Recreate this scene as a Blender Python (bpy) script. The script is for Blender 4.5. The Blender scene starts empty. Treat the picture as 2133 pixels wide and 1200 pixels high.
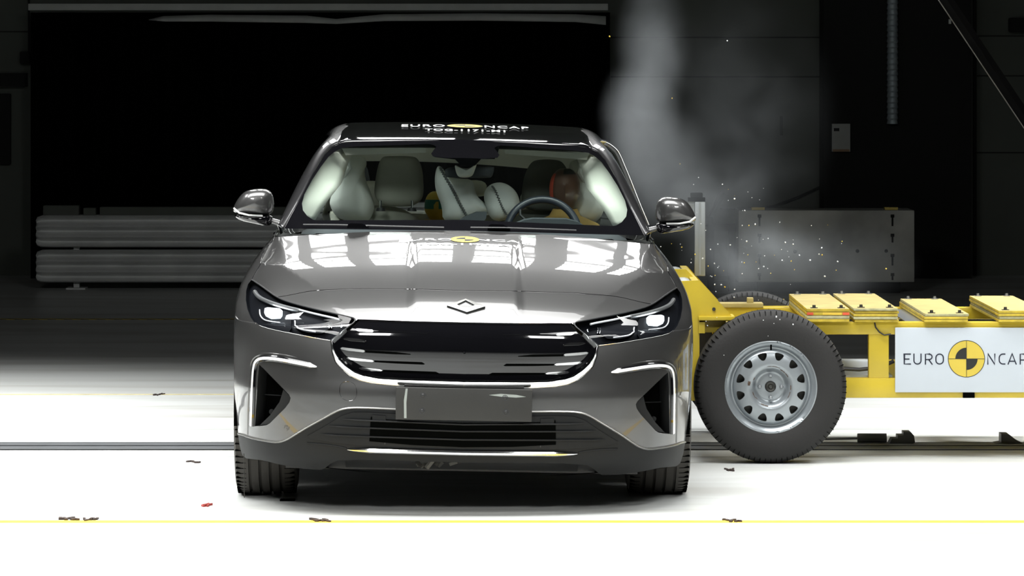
import bpy, bmesh, math, random
import numpy as np
from mathutils import Vector, Matrix, geometry

random.seed(7)
C = bpy.context.scene.collection
PI = math.pi
SC = bpy.context.scene

# ------------------------------------------------------------------ camera
FPX, DCAM, HCAM, CX, YH = 8750.0, 17.33, 1.78, 1066.5, 128.0
cd = bpy.data.cameras.new('camera'); cam = bpy.data.objects.new('camera', cd); C.objects.link(cam)
cam.location = (0, -DCAM, HCAM); cam.rotation_euler = (PI/2, 0, 0)
cd.sensor_width = 36; cd.lens = FPX/2133*36; cd.shift_y = -(600-YH)/2133; cd.clip_end = 200
SC.camera = cam

# ------------------------------------------------------------------ world and view
w = bpy.data.worlds.new('world'); SC.world = w; w.use_nodes = True
w.node_tree.nodes['Background'].inputs[0].default_value = (.55, .62, .7, 1)
w.node_tree.nodes['Background'].inputs[1].default_value = .004
SC.view_settings.view_transform = 'Standard'; SC.view_settings.look = 'None'
SC.view_settings.gamma = 1; SC.view_settings.use_curve_mapping = False
SC.view_settings.exposure = 0.0

# ------------------------------------------------------------------ lights of the crash hall
def area(loc, target, sx, sy, power, spread=180, col=(1, 1, .985)):
    l = bpy.data.lights.new('hall_light', 'AREA'); l.shape = 'RECTANGLE'; l.size = sx; l.size_y = sy
    l.energy = power; l.spread = math.radians(spread); l.color = col
    o = bpy.data.objects.new('hall_light', l); C.objects.link(o); o.location = loc
    o.rotation_euler = (Vector(target)-Vector(loc)).to_track_quat('-Z', 'Y').to_euler()
    return o
# long strips above the impact zone
area((-1.3, -1.1, 5.6), (-1.3, -1.1, 0), 6.6, .9, 250, 100)
area((-1.0, .05, 5.6), (-1.0, .05, 0), 5.6, .9, 85, 100)
area((-.6, 1.3, 5.6), (-.6, 1.3, 0), 4.2, 1.4, 50, 92)
for sx in (-1, 1):
    area((sx*3.3-.2, -4.2, 5.6), (sx*3.1-.2, -4.1, 0), 4.6, .8, 160 if sx < 0 else 125, 100)
    area((sx*4.6-.2, 1.2, 5.4), (sx*4.2-.2, .9, 0), 3.4, .9, 200 if sx < 0 else 110, 92)
    area((sx*4.6-.2, 3.6, 5.4), (sx*4.2-.2, 3.2, 0), 3.4, .9, 260, 76)
# lamp panels behind the car, tipped forward: eight rows of light to a panel
for xa, xb in ((-2.12, -1.74), (-1.56, -1.2), (-.99, -.3), (-.12, .36), (.64, 1.1), (1.24, 1.46)):
    for k in range(8):
        zz = 3.42+.155*k; area(((xa+xb)/2, 6.6, zz), ((xa+xb)/2, 2.6, zz-3.6), xb-xa, .10, 2.2*(xb-xa), 120)
# key bank on the camera side
for lx in (-3.2, 3.2):
    area((lx, -9.5, 6.2), (lx*.5, -.5, .3), 2.0, 1.2, 60 if lx < 0 else 46, 76)

# ------------------------------------------------------------------ maths helpers
class Pchip:
    """shape-preserving cubic through knots; y may have several columns"""
    def __init__(s, x, y):
        s.x = np.array(x, float); y = np.array(y, float)
        if y.ndim == 1: y = y[:, None]
        s.y = y; h = np.diff(s.x)[:, None]; d = np.diff(y, axis=0)/h
        m = np.zeros_like(y)
        for i in range(1, len(x)-1):
            a, b = d[i-1], d[i]; ok = a*b > 0
            w1, w2 = 2*h[i]+h[i-1], h[i]+2*h[i-1]
            with np.errstate(all='ignore'):
                m[i] = np.where(ok, (w1+w2)/(w1/np.where(a == 0, 1, a)+w2/np.where(b == 0, 1, b)), 0)
        m[0], m[-1] = d[0], d[-1]; s.m = m
    def __call__(s, q):
        q = np.atleast_1d(np.asarray(q, float)); i = np.clip(np.searchsorted(s.x, q)-1, 0, len(s.x)-2)
        h = (s.x[i+1]-s.x[i]); t = ((q-s.x[i])/h)
        tc = np.clip(t, 0, 1)[:, None]; hh = h[:, None]
        r = (s.y[i]*(1+2*tc)*(1-tc)**2+s.m[i]*hh*tc*(1-tc)**2+s.y[i+1]*tc*tc*(3-2*tc)+s.m[i+1]*hh*tc*tc*(tc-1))
        r = r+np.where((t < 0)[:, None], s.m[i]*(q-s.x[i])[:, None], 0)+np.where((t > 1)[:, None], s.m[i+1]*(q-s.x[i+1])[:, None], 0)
        return r
def sm(t):
    t = np.clip(t, 0, 1); return t*t*(3-2*t)
def W(px, py, y):
    """the point at depth y that the photograph shows at (px, py)"""
    D = DCAM+y
    return Vector(((px-CX)*D/FPX, y, HCAM-(py-YH)*D/FPX))

# ------------------------------------------------------------------ materials
MATS = {}
def mat(name, col, rough=.5, metal=0., coat=0., coatr=.03, var=.06, vscale=8., bump=0., bscale=60., emit=None, estr=0., ior=1.5, spec=.5, flake=False):
    m = bpy.data.materials.new(name); m.use_nodes = True; nt = m.node_tree; N, L = nt.nodes, nt.links
    p = N['Principled BSDF']
    tc = N.new('ShaderNodeTexCoord'); nz = N.new('ShaderNodeTexNoise'); nz.inputs['Scale'].default_value = vscale; nz.inputs['Detail'].default_value = 5
    L.new(tc.outputs['Object'], nz.inputs['Vector'])
    mr = N.new('ShaderNodeMapRange'); L.new(nz.outputs['Fac'], mr.inputs['Value'])
    mr.inputs['From Min'].default_value = .3; mr.inputs['From Max'].default_value = .7
    mr.inputs['To Min'].default_value = 1-var; mr.inputs['To Max'].default_value = 1+var
    mx = N.new('ShaderNodeVectorMath'); mx.operation = 'SCALE'; mx.inputs[0].default_value = col[:3]
    L.new(mr.outputs[0], mx.inputs['Scale']); L.new(mx.outputs[0], p.inputs['Base Color'])
    p.inputs['Roughness'].default_value = rough; p.inputs['Metallic'].default_value = metal
    p.inputs['Coat Weight'].default_value = coat; p.inputs['Coat Roughness'].default_value = coatr
    p.inputs['IOR'].default_value = ior; p.inputs['Specular IOR Level'].default_value = spec
    if emit: p.inputs['Emission Color'].default_value = (*emit, 1); p.inputs['Emission Strength'].default_value = estr
    if bump:
        n2 = N.new('ShaderNodeTexNoise'); n2.inputs['Scale'].default_value = bscale; n2.inputs['Detail'].default_value = 3
        L.new(tc.outputs['Object'], n2.inputs['Vector'])
        b = N.new('ShaderNodeBump'); b.inputs['Strength'].default_value = bump; b.inputs['Distance'].default_value = .01
        L.new(n2.outputs['Fac'], b.inputs['Height']); L.new(b.outputs[0], p.inputs['Normal'])
    MATS[name] = m
    return m
def glass_mat(name, tint, refl=1.0, rough=0.0):
    m = bpy.data.materials.new(name); m.use_nodes = True; nt = m.node_tree; N, L = nt.nodes, nt.links
    N.remove(N['Principled BSDF']); out = N['Material Output']
    t = N.new('ShaderNodeBsdfTransparent'); t.inputs[0].default_value = (*tint, 1)
    g = N.new('ShaderNodeBsdfGlossy'); g.inputs['Roughness'].default_value = rough
    f = N.new('ShaderNodeFresnel'); ge = N.new('ShaderNodeNewGeometry'); io = N.new('ShaderNodeMapRange'); L.new(ge.outputs['Backfacing'], io.inputs['Value'])
    io.inputs['To Min'].default_value = 1.45; io.inputs['To Max'].default_value = 1/1.45; L.new(io.outputs[0], f.inputs['IOR'])
    nz = N.new('ShaderNodeTexNoise'); nz.inputs['Scale'].default_value = 3
    mr = N.new('ShaderNodeMapRange'); L.new(nz.outputs['Fac'], mr.inputs['Value']); mr.inputs['To Min'].default_value = refl*.95; mr.inputs['To Max'].default_value = refl
    ml = N.new('ShaderNodeMath'); ml.operation = 'MULTIPLY'; L.new(f.outputs[0], ml.inputs[0]); L.new(mr.outputs[0], ml.inputs[1])
    mx = N.new('ShaderNodeMixShader'); L.new(ml.outputs[0], mx.inputs[0]); L.new(t.outputs[0], mx.inputs[1]); L.new(g.outputs[0], mx.inputs[2])
    L.new(mx.outputs[0], out.inputs['Surface']); MATS[name] = m
    return m
mat('paint', (.085, .085, .0845), .36, .75, 1, .02, .02)
mat('pillar_paint', (.035, .035, .037), .3, .6, 1, .02)
mat('lamp_dark', (.003, .0035, .005), .5, spec=.08)
mat('tread', (.032, .029, .024), .8)
mat('gloss_black', (.004, .004, .005), .05, 0, 1, .02)
mat('black_plastic', (.022, .023, .024), .5)
mat('grey_plastic', (.014, .0148, .0152), .5, spec=.13, bump=.03, bscale=300)
mat('plate_plastic', (.034, .034, .032), .5, spec=.3, bump=.03, bscale=200)
mat('rubber', (.013, .0125, .012), .75, bump=.1, bscale=90)
mat('tyre_black', (.022, .02, .019), .7)
mat('chrome', (.82, .83, .84), .12, 1)
mat('satin_silver', (.62, .62, .6), .28, .85)
mat('light_guide', (.9, .9, .9), .15, .3, .8, emit=(.95, 1, .96), estr=.12)
mat('lamp_on', (1, 1, 1), .1, emit=(.85, .95, 1), estr=3.5)
mat('lamp_metal', (.10, .12, .15), .2, 1)
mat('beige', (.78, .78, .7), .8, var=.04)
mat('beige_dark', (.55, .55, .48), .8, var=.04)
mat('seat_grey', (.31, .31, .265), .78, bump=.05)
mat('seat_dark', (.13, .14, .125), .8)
mat('bag', (.82, .85, .83), .85, var=.05, bump=.25, bscale=14)
mat('bag_bright', (.82, .84, .8), .85, var=.05, bump=.2, bscale=9)
mat('seam', (.13, .14, .14), .8)
mat('dash', (.035, .042, .048), .6)
mat('wheel_blue', (.02, .025, .035), .35)
mat('dummy_brown', (.10, .055, .038), .35, spec=.6)
mat('dummy_yellow', (.75, .52, .06), .5)
mat('dummy_red', (.45, .07, .04), .5)
mat('dummy_green', (.03, .22, .17), .5)
mat('dummy_black', (.015, .02, .02), .6)
mat('dummy_shirt', (.5, .33, .1), .8)
mat('yellow', (.54, .40, .022), .42, coat=.3, coatr=.2, var=.12, vscale=5, bump=.08, bscale=30)
mat('ply_top', (.36, .29, .10), .6, var=.16, vscale=7, bump=.1, bscale=25)
mat('ply_edge', (.5, .37, .03), .6, var=.3, vscale=22)
mat('ply_grey', (.42, .4, .22), .7, var=.3, vscale=30)
mat('red_paint', (.7, .1, .04), .5)
mat('steel', (.42, .44, .46), .3, .9)
mat('dark_steel', (.06, .06, .055), .45, .7)
mat('rust', (.09, .055, .035), .8, var=.3, vscale=40)
mat('rim_silver', (.31, .34, .36), .32, .55, var=.08, vscale=12)
mat('alu', (.4, .43, .44), .4, .6)
mat('board_white', (.53, .58, .63), .4, var=.015)
mat('ink', (.008, .012, .03), .5)
mat('logo_yellow', (.62, .47, .06), .5)
mat('logo_black', (.012, .014, .012), .5)
mat('white_vinyl', (.8, .82, .82), .4)
mat('cloth_black', (.002, .0022, .002), .95, spec=0)
mat('wall_grey', (.35, .37, .35), .9)
mat('paper', (.75, .74, .68), .8)
mat('debris_dark', (.05, .035, .03), .8)
mat('debris_red', (.35, .05, .04), .7)
mat('pipe_grey', (.3, .33, .31), .6)
glass_mat('windscreen', (.86, .93, .9), .9)
glass_mat('clear', (.95, .97, 1), 1.0)
glass_mat('side_glass', (.8, .85, .83), 1.0)

# ------------------------------------------------------------------ object helpers
def link(name, me, parent=None):
    o = bpy.data.objects.new(name, me); C.objects.link(o)
    if parent is not None: o.parent = parent
    return o
def raw(name, V, F, m, parent=None, smooth=True, normals=None, midx=None, sharp=None):
    me = bpy.data.meshes.new(name); me.from_pydata([tuple(v) for v in V], [], [tuple(f) for f in F])
    ms = m if isinstance(m, (list, tuple)) else [m]
    for k in ms: me.materials.append(MATS[k])
    if midx is not None: me.polygons.foreach_set('material_index', list(midx))
    me.polygons.foreach_set('use_smooth', [bool(smooth)]*len(me.polygons))
    me.update()
    if sharp is not None and smooth:
        me.set_sharp_from_angle(angle=math.radians(sharp))
    if normals is not None:
        me.normals_split_custom_set_from_vertices([tuple(n) for n in normals])
    return link(name, me, parent)
def empty(name, loc=(0, 0, 0), rz=0, label=None, cat=None, group=None, kind=None):
    o = bpy.data.objects.new(name, None); C.objects.link(o); o.location = loc; o.rotation_euler = (0, 0, rz)
    tag(o, label, cat, group, kind); return o
def tag(o, label=None, cat=None, group=None, kind=None):
    for k, v in (('label', label), ('category', cat), ('group', group), ('kind', kind)):
        if v: o[k] = v
    return o
class MB:
    """collects simple solids and links them as one mesh"""
    def __init__(s): s.V, s.F, s.M = [], [], []
    def add(s, V, F, mi=0):
        n = len(s.V); s.V += [tuple(v) for v in V]; s.F += [tuple(i+n for i in f) for f in F]; s.M += [mi]*len(F); return s
    def box(s, x0, x1, y0, y1, z0, z1, mi=0, rot=None, bev=0):
        if bev:
            b = bmesh.new(); bmesh.ops.create_cube(b, size=1)
            for v in b.verts: v.co = Vector(((x0+x1)/2+v.co.x*(x1-x0), (y0+y1)/2+v.co.y*(y1-y0), (z0+z1)/2+v.co.z*(z1-z0)))
            bmesh.ops.bevel(b, geom=b.edges[:], offset=bev, segments=2, affect='EDGES', profile=.6)
            V = [v.co.copy() for v in b.verts]; F = [[v.index for v in f.verts] for f in b.faces]; b.free()
        else:
            V = [Vector((x, y, z)) for z in (z0, z1) for y in (y0, y1) for x in (x0, x1)]
            F = [(0, 2, 3, 1), (4, 5, 7, 6), (0, 1, 5, 4), (2, 6, 7, 3), (0, 4, 6, 2), (1, 3, 7, 5)]
        if rot: V = [rot @ v for v in V]
        return s.add(V, F, mi)
    def prism(s, poly, axis, a, b, mi=0):
        """poly: 2-D outline; axis y: (x,z) along y; axis x: (y,z); axis z: (x,y)"""
        f = {'y': lambda p, t: (p[0], t, p[1]), 'x': lambda p, t: (t, p[0], p[1]), 'z': lambda p, t: (p[0], p[1], t)}[axis]
        n = len(poly); V = [f(p, a) for p in poly]+[f(p, b) for p in poly]
        F = [tuple(range(n)), tuple(range(2*n-1, n-1, -1))]+[(i, (i+1) % n, n+(i+1) % n, n+i) for i in range(n)]
        return s.add(V, F, mi)
    def tube(s, P, r, seg=10, mi=0, closed=False, cap=True, flat=1.0):
        P = [Vector(p) for p in P]; n = len(P); rr = r if isinstance(r, (list, tuple)) else [r]*n
        V, F = [], []; up = None
        for i, p in enumerate(P):
            a = P[(i-1) % n] if (i > 0 or closed) else p; b = P[(i+1) % n] if (i < n-1 or closed) else p
            t = (b-a).normalized() if (b-a).length > 1e-9 else Vector((0, 0, 1))
            if up is None: up = t.orthogonal().normalized() if abs(t.z) > .95 else (Vector((0, 0, 1))-t*t.z).normalized()
            up = (up-t*up.dot(t)); up = up.normalized() if up.length > 1e-6 else t.orthogonal().normalized()
            sd = t.cross(up)
            for k in range(seg):
                c, q = math.cos(2*PI*k/seg), math.sin(2*PI*k/seg); V.append(p+sd*c*rr[i]+up*q*rr[i]*flat)
        m = n if closed else n-1
        for i in range(m):
            for k in range(seg):
                a, b = i*seg+k, i*seg+(k+1) % seg; c, d = ((i+1) % n)*seg+(k+1) % seg, ((i+1) % n)*seg+k
                F.append((a, b, c, d))
        if cap and not closed: F.append(tuple(range(seg-1, -1, -1))); F.append(tuple(range((n-1)*seg, n*seg)))
        return s.add(V, F, mi)
    def lathe(s, prof, c, axis='y', seg=64, mi=0, closed=False):
        """prof: (radius, along axis)"""
        V, F = [], []; n = len(prof)
        for r, h in prof:
            for k in range(seg):
                a = 2*PI*k/seg; p, q = r*math.cos(a), r*math.sin(a)
                V.append({'y': (c[0]+p, c[1]+h, c[2]+q), 'x': (c[0]+h, c[1]+p, c[2]+q), 'z': (c[0]+p, c[1]+q, c[2]+h)}[axis])
        for i in range(n if closed else n-1):
            for k in range(seg):
                j = (i+1) % n
                F.append((i*seg+k, i*seg+(k+1) % seg, j*seg+(k+1) % seg, j*seg+k))
        return s.add(V, F, mi)
    def build(s, name, m, parent=None, smooth=True, sharp=35):
        me_ms = m if isinstance(m, (list, tuple)) else [m]
        b = bmesh.new(); vs = [b.verts.new(v) for v in s.V]
        for f, mi in zip(s.F, s.M):
            try: fc = b.faces.new([vs[i] for i in f]); fc.material_index = mi; fc.smooth = smooth
            except ValueError: pass
        bmesh.ops.recalc_face_normals(b, faces=b.faces[:])
        me = bpy.data.meshes.new(name); b.to_mesh(me); b.free()
        for k in me_ms: me.materials.append(MATS[k])
        if smooth: me.set_sharp_from_angle(angle=math.radians(sharp))
        return link(name, me, parent)
def resample(P, step, closed=False):
    P = [np.array(p, float) for p in P]
    if closed: P = P+[P[0]]
    out = []
    for a, b in zip(P[:-1], P[1:]):
        n = max(1, int(math.ceil(np.linalg.norm(b-a)/step)))
        out += [a+(b-a)*k/n for k in range(n)]
    if not closed: out.append(P[-1])
    return np.array(out)
def smooth_poly(P, n=2, closed=True):
    """Chaikin corner cutting"""
    P = [np.array(p, float) for p in P]
    for _ in range(n):
        Q = []; m = len(P)
        rng = range(m) if closed else range(m-1)
        if not closed: Q.append(P[0])
        for i in rng:
            a, b = P[i], P[(i+1) % m]; Q += [a*.75+b*.25, a*.25+b*.75]
        if not closed: Q.append(P[-1])
        P = Q
    return [tuple(p) for p in P]
def inside(poly, q):
    """vectorised point in polygon"""
    poly = np.array(poly); q = np.array(q); r = np.zeros(len(q), bool); n = len(poly)
    for i in range(n):
        x0, y0 = poly[i]; x1, y1 = poly[(i+1) % n]
        c = ((y0 > q[:, 1]) != (y1 > q[:, 1]))
        with np.errstate(all='ignore'): xx = (x1-x0)*(q[:, 1]-y0)/(y1-y0 if y1 != y0 else 1e-12)+x0
        r ^= c & (q[:, 0] < xx)
    return r
def cdt(lines, pts):
    """constrained Delaunay triangulation of closed or open polylines plus free points -> verts, tris"""
    V, E = [], []
    for P, closed in lines:
        n0 = len(V); V += [tuple(p) for p in P]; m = len(P)
        E += [(n0+i, n0+(i+1) % m) for i in range(m if closed else m-1)]
    V += [tuple(p) for p in pts]
    r = geometry.delaunay_2d_cdt([Vector(v) for v in V], E, [], 0, 1e-5)
    return np.array([tuple(v) for v in r[0]]), [tuple(f) for f in r[2]]
def text_mesh(body, size, bold=0.0, sx=1.0, space=1.0):
    """letters as flat 2-D triangles: verts (n,2), faces, width"""
    c = bpy.data.curves.new('letters', 'FONT'); c.body = body; c.size = size; c.offset = bold; c.resolution_u = 4; c.space_character = space
    o = bpy.data.objects.new('letters', c); C.objects.link(o)
    dg = bpy.context.evaluated_depsgraph_get(); me = o.evaluated_get(dg).to_mesh()
    V = np.array([(v.co.x*sx, v.co.y) for v in me.vertices]); F = [tuple(p.vertices) for p in me.polygons]
    o.evaluated_get(dg).to_mesh_clear(); bpy.data.objects.remove(o); bpy.data.curves.remove(c)
    return V, F
def emblem_mesh(R_):
    """yellow disc with black ring, cross lines and two black quadrants; 2-D verts, faces, material index, layer height"""
    V, F, M, Z = [], [], [], []
    def fan(c, r, a0, a1, n, mi, z):
        b = len(V); V.append(c); Z.append(z)
        for k in range(n+1):
            a = a0+(a1-a0)*k/n; V.append((c[0]+r*math.cos(a), c[1]+r*math.sin(a))); Z.append(z)
        for k in range(n): F.append((b, b+k+1, b+k+2)); M.append(mi)
    fan((0, 0), R_, 0, 2*PI, 48, 1, 0); fan((0, 0), R_*.965, 0, 2*PI, 48, 0, 1)
    fan((0, 0), R_*.6, PI/2, PI, 14, 1, 2); fan((0, 0), R_*.6, -PI/2, 0, 14, 1, 2)
    for (x0, x1, y0, y1) in ((-R_*.96, R_*.96, -R_*.012, R_*.012), (-R_*.012, R_*.012, -R_*.96, R_*.96)):
        b = len(V); V += [(x0, y0), (x1, y0), (x1, y1), (x0, y1)]; Z += [3]*4; F.append((b, b+1, b+2, b+3)); M.append(1)
    return np.array(V), F, M, np.array(Z)
def pillow(name, outline, y0, y1, m, parent, round_=.35, rings=5, flat=.0, shear=0.0, ybulge=None):
    """closed rounded body from an (x,z) outline; front at y0, back at y1"""
    P = np.array(smooth_poly(outline, 2)); c = P.mean(0); n = len(P); V, F = [], []; ym, h = (y0+y1)/2, (y1-y0)/2
    zc = c[1]
    for k in range(-rings, rings+1):
        a = k/rings*PI/2; t = math.sin(a); q = math.cos(a)**(round_*2) if abs(k) < rings else .02
        q = max(q, .02)
        for p in P:
            x, z = c+(p-c)*q; V.append((x, ym+t*h+shear*(z-zc), z))
    R_ = 2*rings+1
    for i in range(R_-1):
        for k in range(n): F.append((i*n+k, i*n+(k+1) % n, (i+1)*n+(k+1) % n, (i+1)*n+k))
    F.append(tuple(range(n))); F.append(tuple(range((R_-1)*n, R_*n)))
    b = MB(); b.add(V, F); return b.build(name, m, parent, True, 80)
# ================================================================== CAR
YAW, ROLL, XR, PIV = math.radians(1.0), math.radians(1.15), -.205, .45
car = empty('sedan_car', (XR, 0, 0), YAW, 'dark metallic grey sedan with deployed airbags, struck in its side by the yellow trolley', 'car')
MCAR = Matrix.Translation((XR, 0, 0)) @ Matrix.Rotation(YAW, 4, 'Z')
MROLL = Matrix.Translation((0, 0, PIV)) @ Matrix.Rotation(ROLL, 4, 'Y') @ Matrix.Translation((0, 0, -PIV))
MB_ = np.array(MCAR @ MROLL)
def body(o, label=None):
    """parts of the body lean with it on the suspension"""
    o.matrix_local = MROLL
    if label: o['label'] = label
    return o
def project(P):
    P = np.asarray(P); Q = P @ MB_[:3, :3].T+MB_[:3, 3]
    s = FPX/(Q[:, 1]+DCAM); return np.stack([CX+Q[:, 0]*s, YH+(HCAM-Q[:, 2])*s], 1)
_inv = (MCAR @ MROLL).inverted(); _cam = _inv @ Vector((0, -DCAM, HCAM))
def Lc(px, py, y):
    """car-local point at local depth y seen at (px, py)"""
    d = (_inv @ W(px, py, 5.0))-_cam; t = (y-_cam.y)/d.y
    return _cam+d*t

class Surf:
    """parametric surface p,q -> xyz; left-side photo pixels are solved onto its mirrored half"""
    def __init__(s, fn, pr, qr, npq=(90, 90), mirror=True):
        s.fn = fn; s.sg = -1 if mirror else 1
        a, b = np.meshgrid(np.linspace(*pr, npq[0]), np.linspace(*qr, npq[1]), indexing='ij')
        s.g = np.stack([a.ravel(), b.ravel()], 1); s.gp = s.proj(s.g); s.pr, s.qr = pr, qr
    def xyz(s, pq): pq = np.atleast_2d(pq); return s.fn(pq[:, 0], pq[:, 1])
    def proj(s, pq):
        P = s.xyz(pq).copy(); P[:, 0] *= s.sg; return project(P)
    def nrm(s, pq, e=2e-3):
        pq = np.atleast_2d(pq); A = pq+np.array([e, 0]); B = pq-np.array([e, 0]); c = pq+np.array([0, e*10]); d = pq-np.array([0, e*10])
        n = np.cross(s.xyz(A)-s.xyz(B), s.xyz(c)-s.xyz(d)); return n/np.maximum(np.linalg.norm(n, axis=1)[:, None], 1e-9)
    def solve(s, px, target=None, g=None, it=14):
        px = np.atleast_2d(np.array(px, float)); f = target or s.proj; G = s.g if g is None else g; gp = s.gp if (target is None and g is None) else f(G)
        q = np.array([G[np.argmin(((gp-p)**2).sum(1))] for p in px])
        for _ in range(it):
            r = f(q)-px; e = 1e-4
            J1 = (f(q+[e, 0])-f(q))/e; J2 = (f(q+[0, e])-f(q))/e
            det = J1[:, 0]*J2[:, 1]-J1[:, 1]*J2[:, 0]; det = np.where(abs(det) < 1e-9, 1e-9, det)
            du = (r[:, 0]*J2[:, 1]-r[:, 1]*J2[:, 0])/det; dv = (J1[:, 0]*r[:, 1]-J1[:, 1]*r[:, 0])/det
            q = q-np.stack([np.clip(du, -.06, .06), np.clip(dv, -.6, .6)], 1)
        return q

# plan outline of the body: x and setback behind the nose
_pl = [(0, 0), (.15, .003), (.3, .013), (.45, .036), (.6, .082), (.7, .134), (.78, .2), (.84, .28), (.88, .36), (.912, .46), (.932, .58), (.9395, .74), (.942, .9),
       (.942, 1.3), (.942, 2.2), (.942, 3.3), (.935, 4.0), (.90, 4.35), (.80, 4.56), (.5, 4.67), (0, 4.70)]
_pl = np.array(_pl); _u = np.concatenate([[0], np.cumsum(np.linalg.norm(np.diff(_pl, axis=0), axis=1))])
PLAN = Pchip(_u, _pl); UEND = _u[-1]
def u_of(st): return float(np.interp(st, _pl[:, 1], _u))
_pf = [(.32, 1.068, .25, .05, .865), (0, 1.009, .5, .05, .915), (-.33, .945, .75, .05, .958), (-.58, .868, .92, .045, .99), (-.735, .80, 1, .03, 1.), (-.80, .755, 1, .02, 1.),
       (-.84, .70, 1, .01, 1), (-.866, .62, 1, 0, 1), (-.882, .53, 1, 0, 1), (-.892, .465, 1, 0, 1), (-.890, .39, 1, 0, .995), (-.874, .29, 1, 0, .986), (-.845, .21, 1, 0, .978), (-.80, .155, 1, 0, .965)]
PROF = Pchip(range(14), _pf); RIN = Pchip([0, 2, 5, 8, 11, 13], [.14, .07, .02, 0, .03, .12]); SB = 13
def R(u, s):
    u = np.asarray(u, float); s = np.asarray(s, float); sg = np.where(u < 0, -1., 1.); p = PLAN(np.abs(u)); x, st = p[:, 0], p[:, 1]
    f = PROF(s); cy, cz, a, b, w = f.T; k = sm((st-.87)/1.6); rear = sm((st-3.7)/.8)
    y = (1-k)*(cy+a*st)+k*(-.87+st-RIN(s)[:, 0]*rear); z = cz-b*(x/.942)**2; X = x*w
    fr = 1-sm((st-.3)/.4)
    # centre dome of the hood, diagonal facet beside the nose lip
    dome = .012*(1-sm((np.abs(X)-.19)/.05))*sm(s/1.2)*(1-sm((s-3.4)/1.4)); z = z+dome
    xl = np.interp(s, [1.4, 3, 5], [.80, .575, .42]); d = np.maximum(0, np.abs(X)-xl); env = sm((s-1.3)/.8)*(1-sm((s-4.6)/.9))*fr
    z = z-.11*d*env; y = y+.05*d*env
    # waist crease of the flank
    z = z; X = X-np.where(k > 0, k*.018*np.exp(-((s-6.2)/1.1)**2), 0)
    return np.stack([sg*X, y, z], 1)
SR = Surf(R, (0, u_of(.9)), (0, SB), (150, 140))

# ---- outlines read from the left half of the photograph
pxHL = [(524.5, 582.5), (545, 596), (562, 609), (578, 620), (597, 628), (620, 635), (670, 647.5), (720, 658.5), (747, 665), (718, 687), (689, 710), (655, 704.5), (620, 697.5), (565, 686), (545, 680), (532, 674), (523, 662), (516, 645), (512.5, 625), (513, 606), (517, 592)]
pxGR = [(975, 671.5), (860, 669), (747, 665), (718, 687), (688, 711), (690.5, 734), (698, 755), (712, 770), (730, 785), (749, 794), (776, 800), (823, 804.5), (975, 809.5)]
pxGI = [(975, 671.5), (860, 669), (749, 665.5), (722, 687), (693, 711), (697, 731), (706, 747), (722, 763), (740, 776), (760, 783.5), (790, 788.5), (830, 791), (975, 795.5)]
pxVENT = [(540, 760), (548, 767), (594, 814), (602, 822), (605.5, 829), (603, 838), (594, 850), (562, 882), (555, 886), (545, 887.5), (531, 888), (534, 840), (537, 790)]
pxTRIM = [(497, 906), (507, 908), (516, 912), (530, 916), (555, 921), (573, 923.5), (585, 922.5), (600, 917), (637, 894), (670, 876), (700, 859.5), (715, 854), (735, 851.5), (780, 852.5), (826, 855), (975, 859)]
pxBOT = [(496, 938), (503, 947), (513, 955), (547, 959), (580, 967), (613, 973), (640, 978.5), (663, 980), (675, 977), (687, 967), (702, 959.5), (770, 957), (837, 960), (975, 964)]
pxSHUT = [(577.5, 619), (600, 615.5), (640, 607.5), (665, 604.5), (745, 601.5), (865, 602.5), (975, 605.5)]
pxSEAM = [(572, 481), (571, 493), (567, 503), (557, 514), (548, 526), (544, 536), (541.5, 553), (533, 567), (524.5, 582)]
def solve_clip(px):
    q = SR.solve(px); q[:, 0] = np.maximum(q[:, 0], 0); return q
def sc(q): return np.stack([q[:, 0], q[:, 1]*.1], 1)
qHL, qGR, qGI, qVE, qTR, qBO, qSH, qSE = [solve_clip(resample(p, 8, c)) for p, c in ((pxHL, 1), (pxGR, 0), (pxGI, 0), (pxVENT, 1), (pxTRIM, 0), (pxBOT, 0), (pxSHUT, 0), (pxSEAM, 0))]
def yz_solve(pts):
    g = SR_far.g; return SR_far.solve(pts, lambda q: SR_far.xyz(q)[:, 1:], g)
SR_far = Surf(R, (u_of(.55), u_of(4.2)), (0, SB), (120, 60))
qA1 = yz_solve([(.395*math.cos(a), .352+.395*math.sin(a)) for a in np.linspace(-PI*.21, PI*1.21, 60)])
qA2 = yz_solve([(2.9+.395*math.cos(a), .352+.395*math.sin(a)) for a in np.linspace(-PI*.21, PI*1.21, 40)])
# door lines on the flank
def vline(y, z0=.26, z1=.985): return yz_solve([(y, z) for z in np.linspace(z0, z1, 14)])
ydoor = (.72, 1.78, 2.72)
qD = [vline(y) for y in ydoor]
qSILL = yz_solve([(y, .262) for y in np.linspace(.42, 2.5, 30)])
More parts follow.
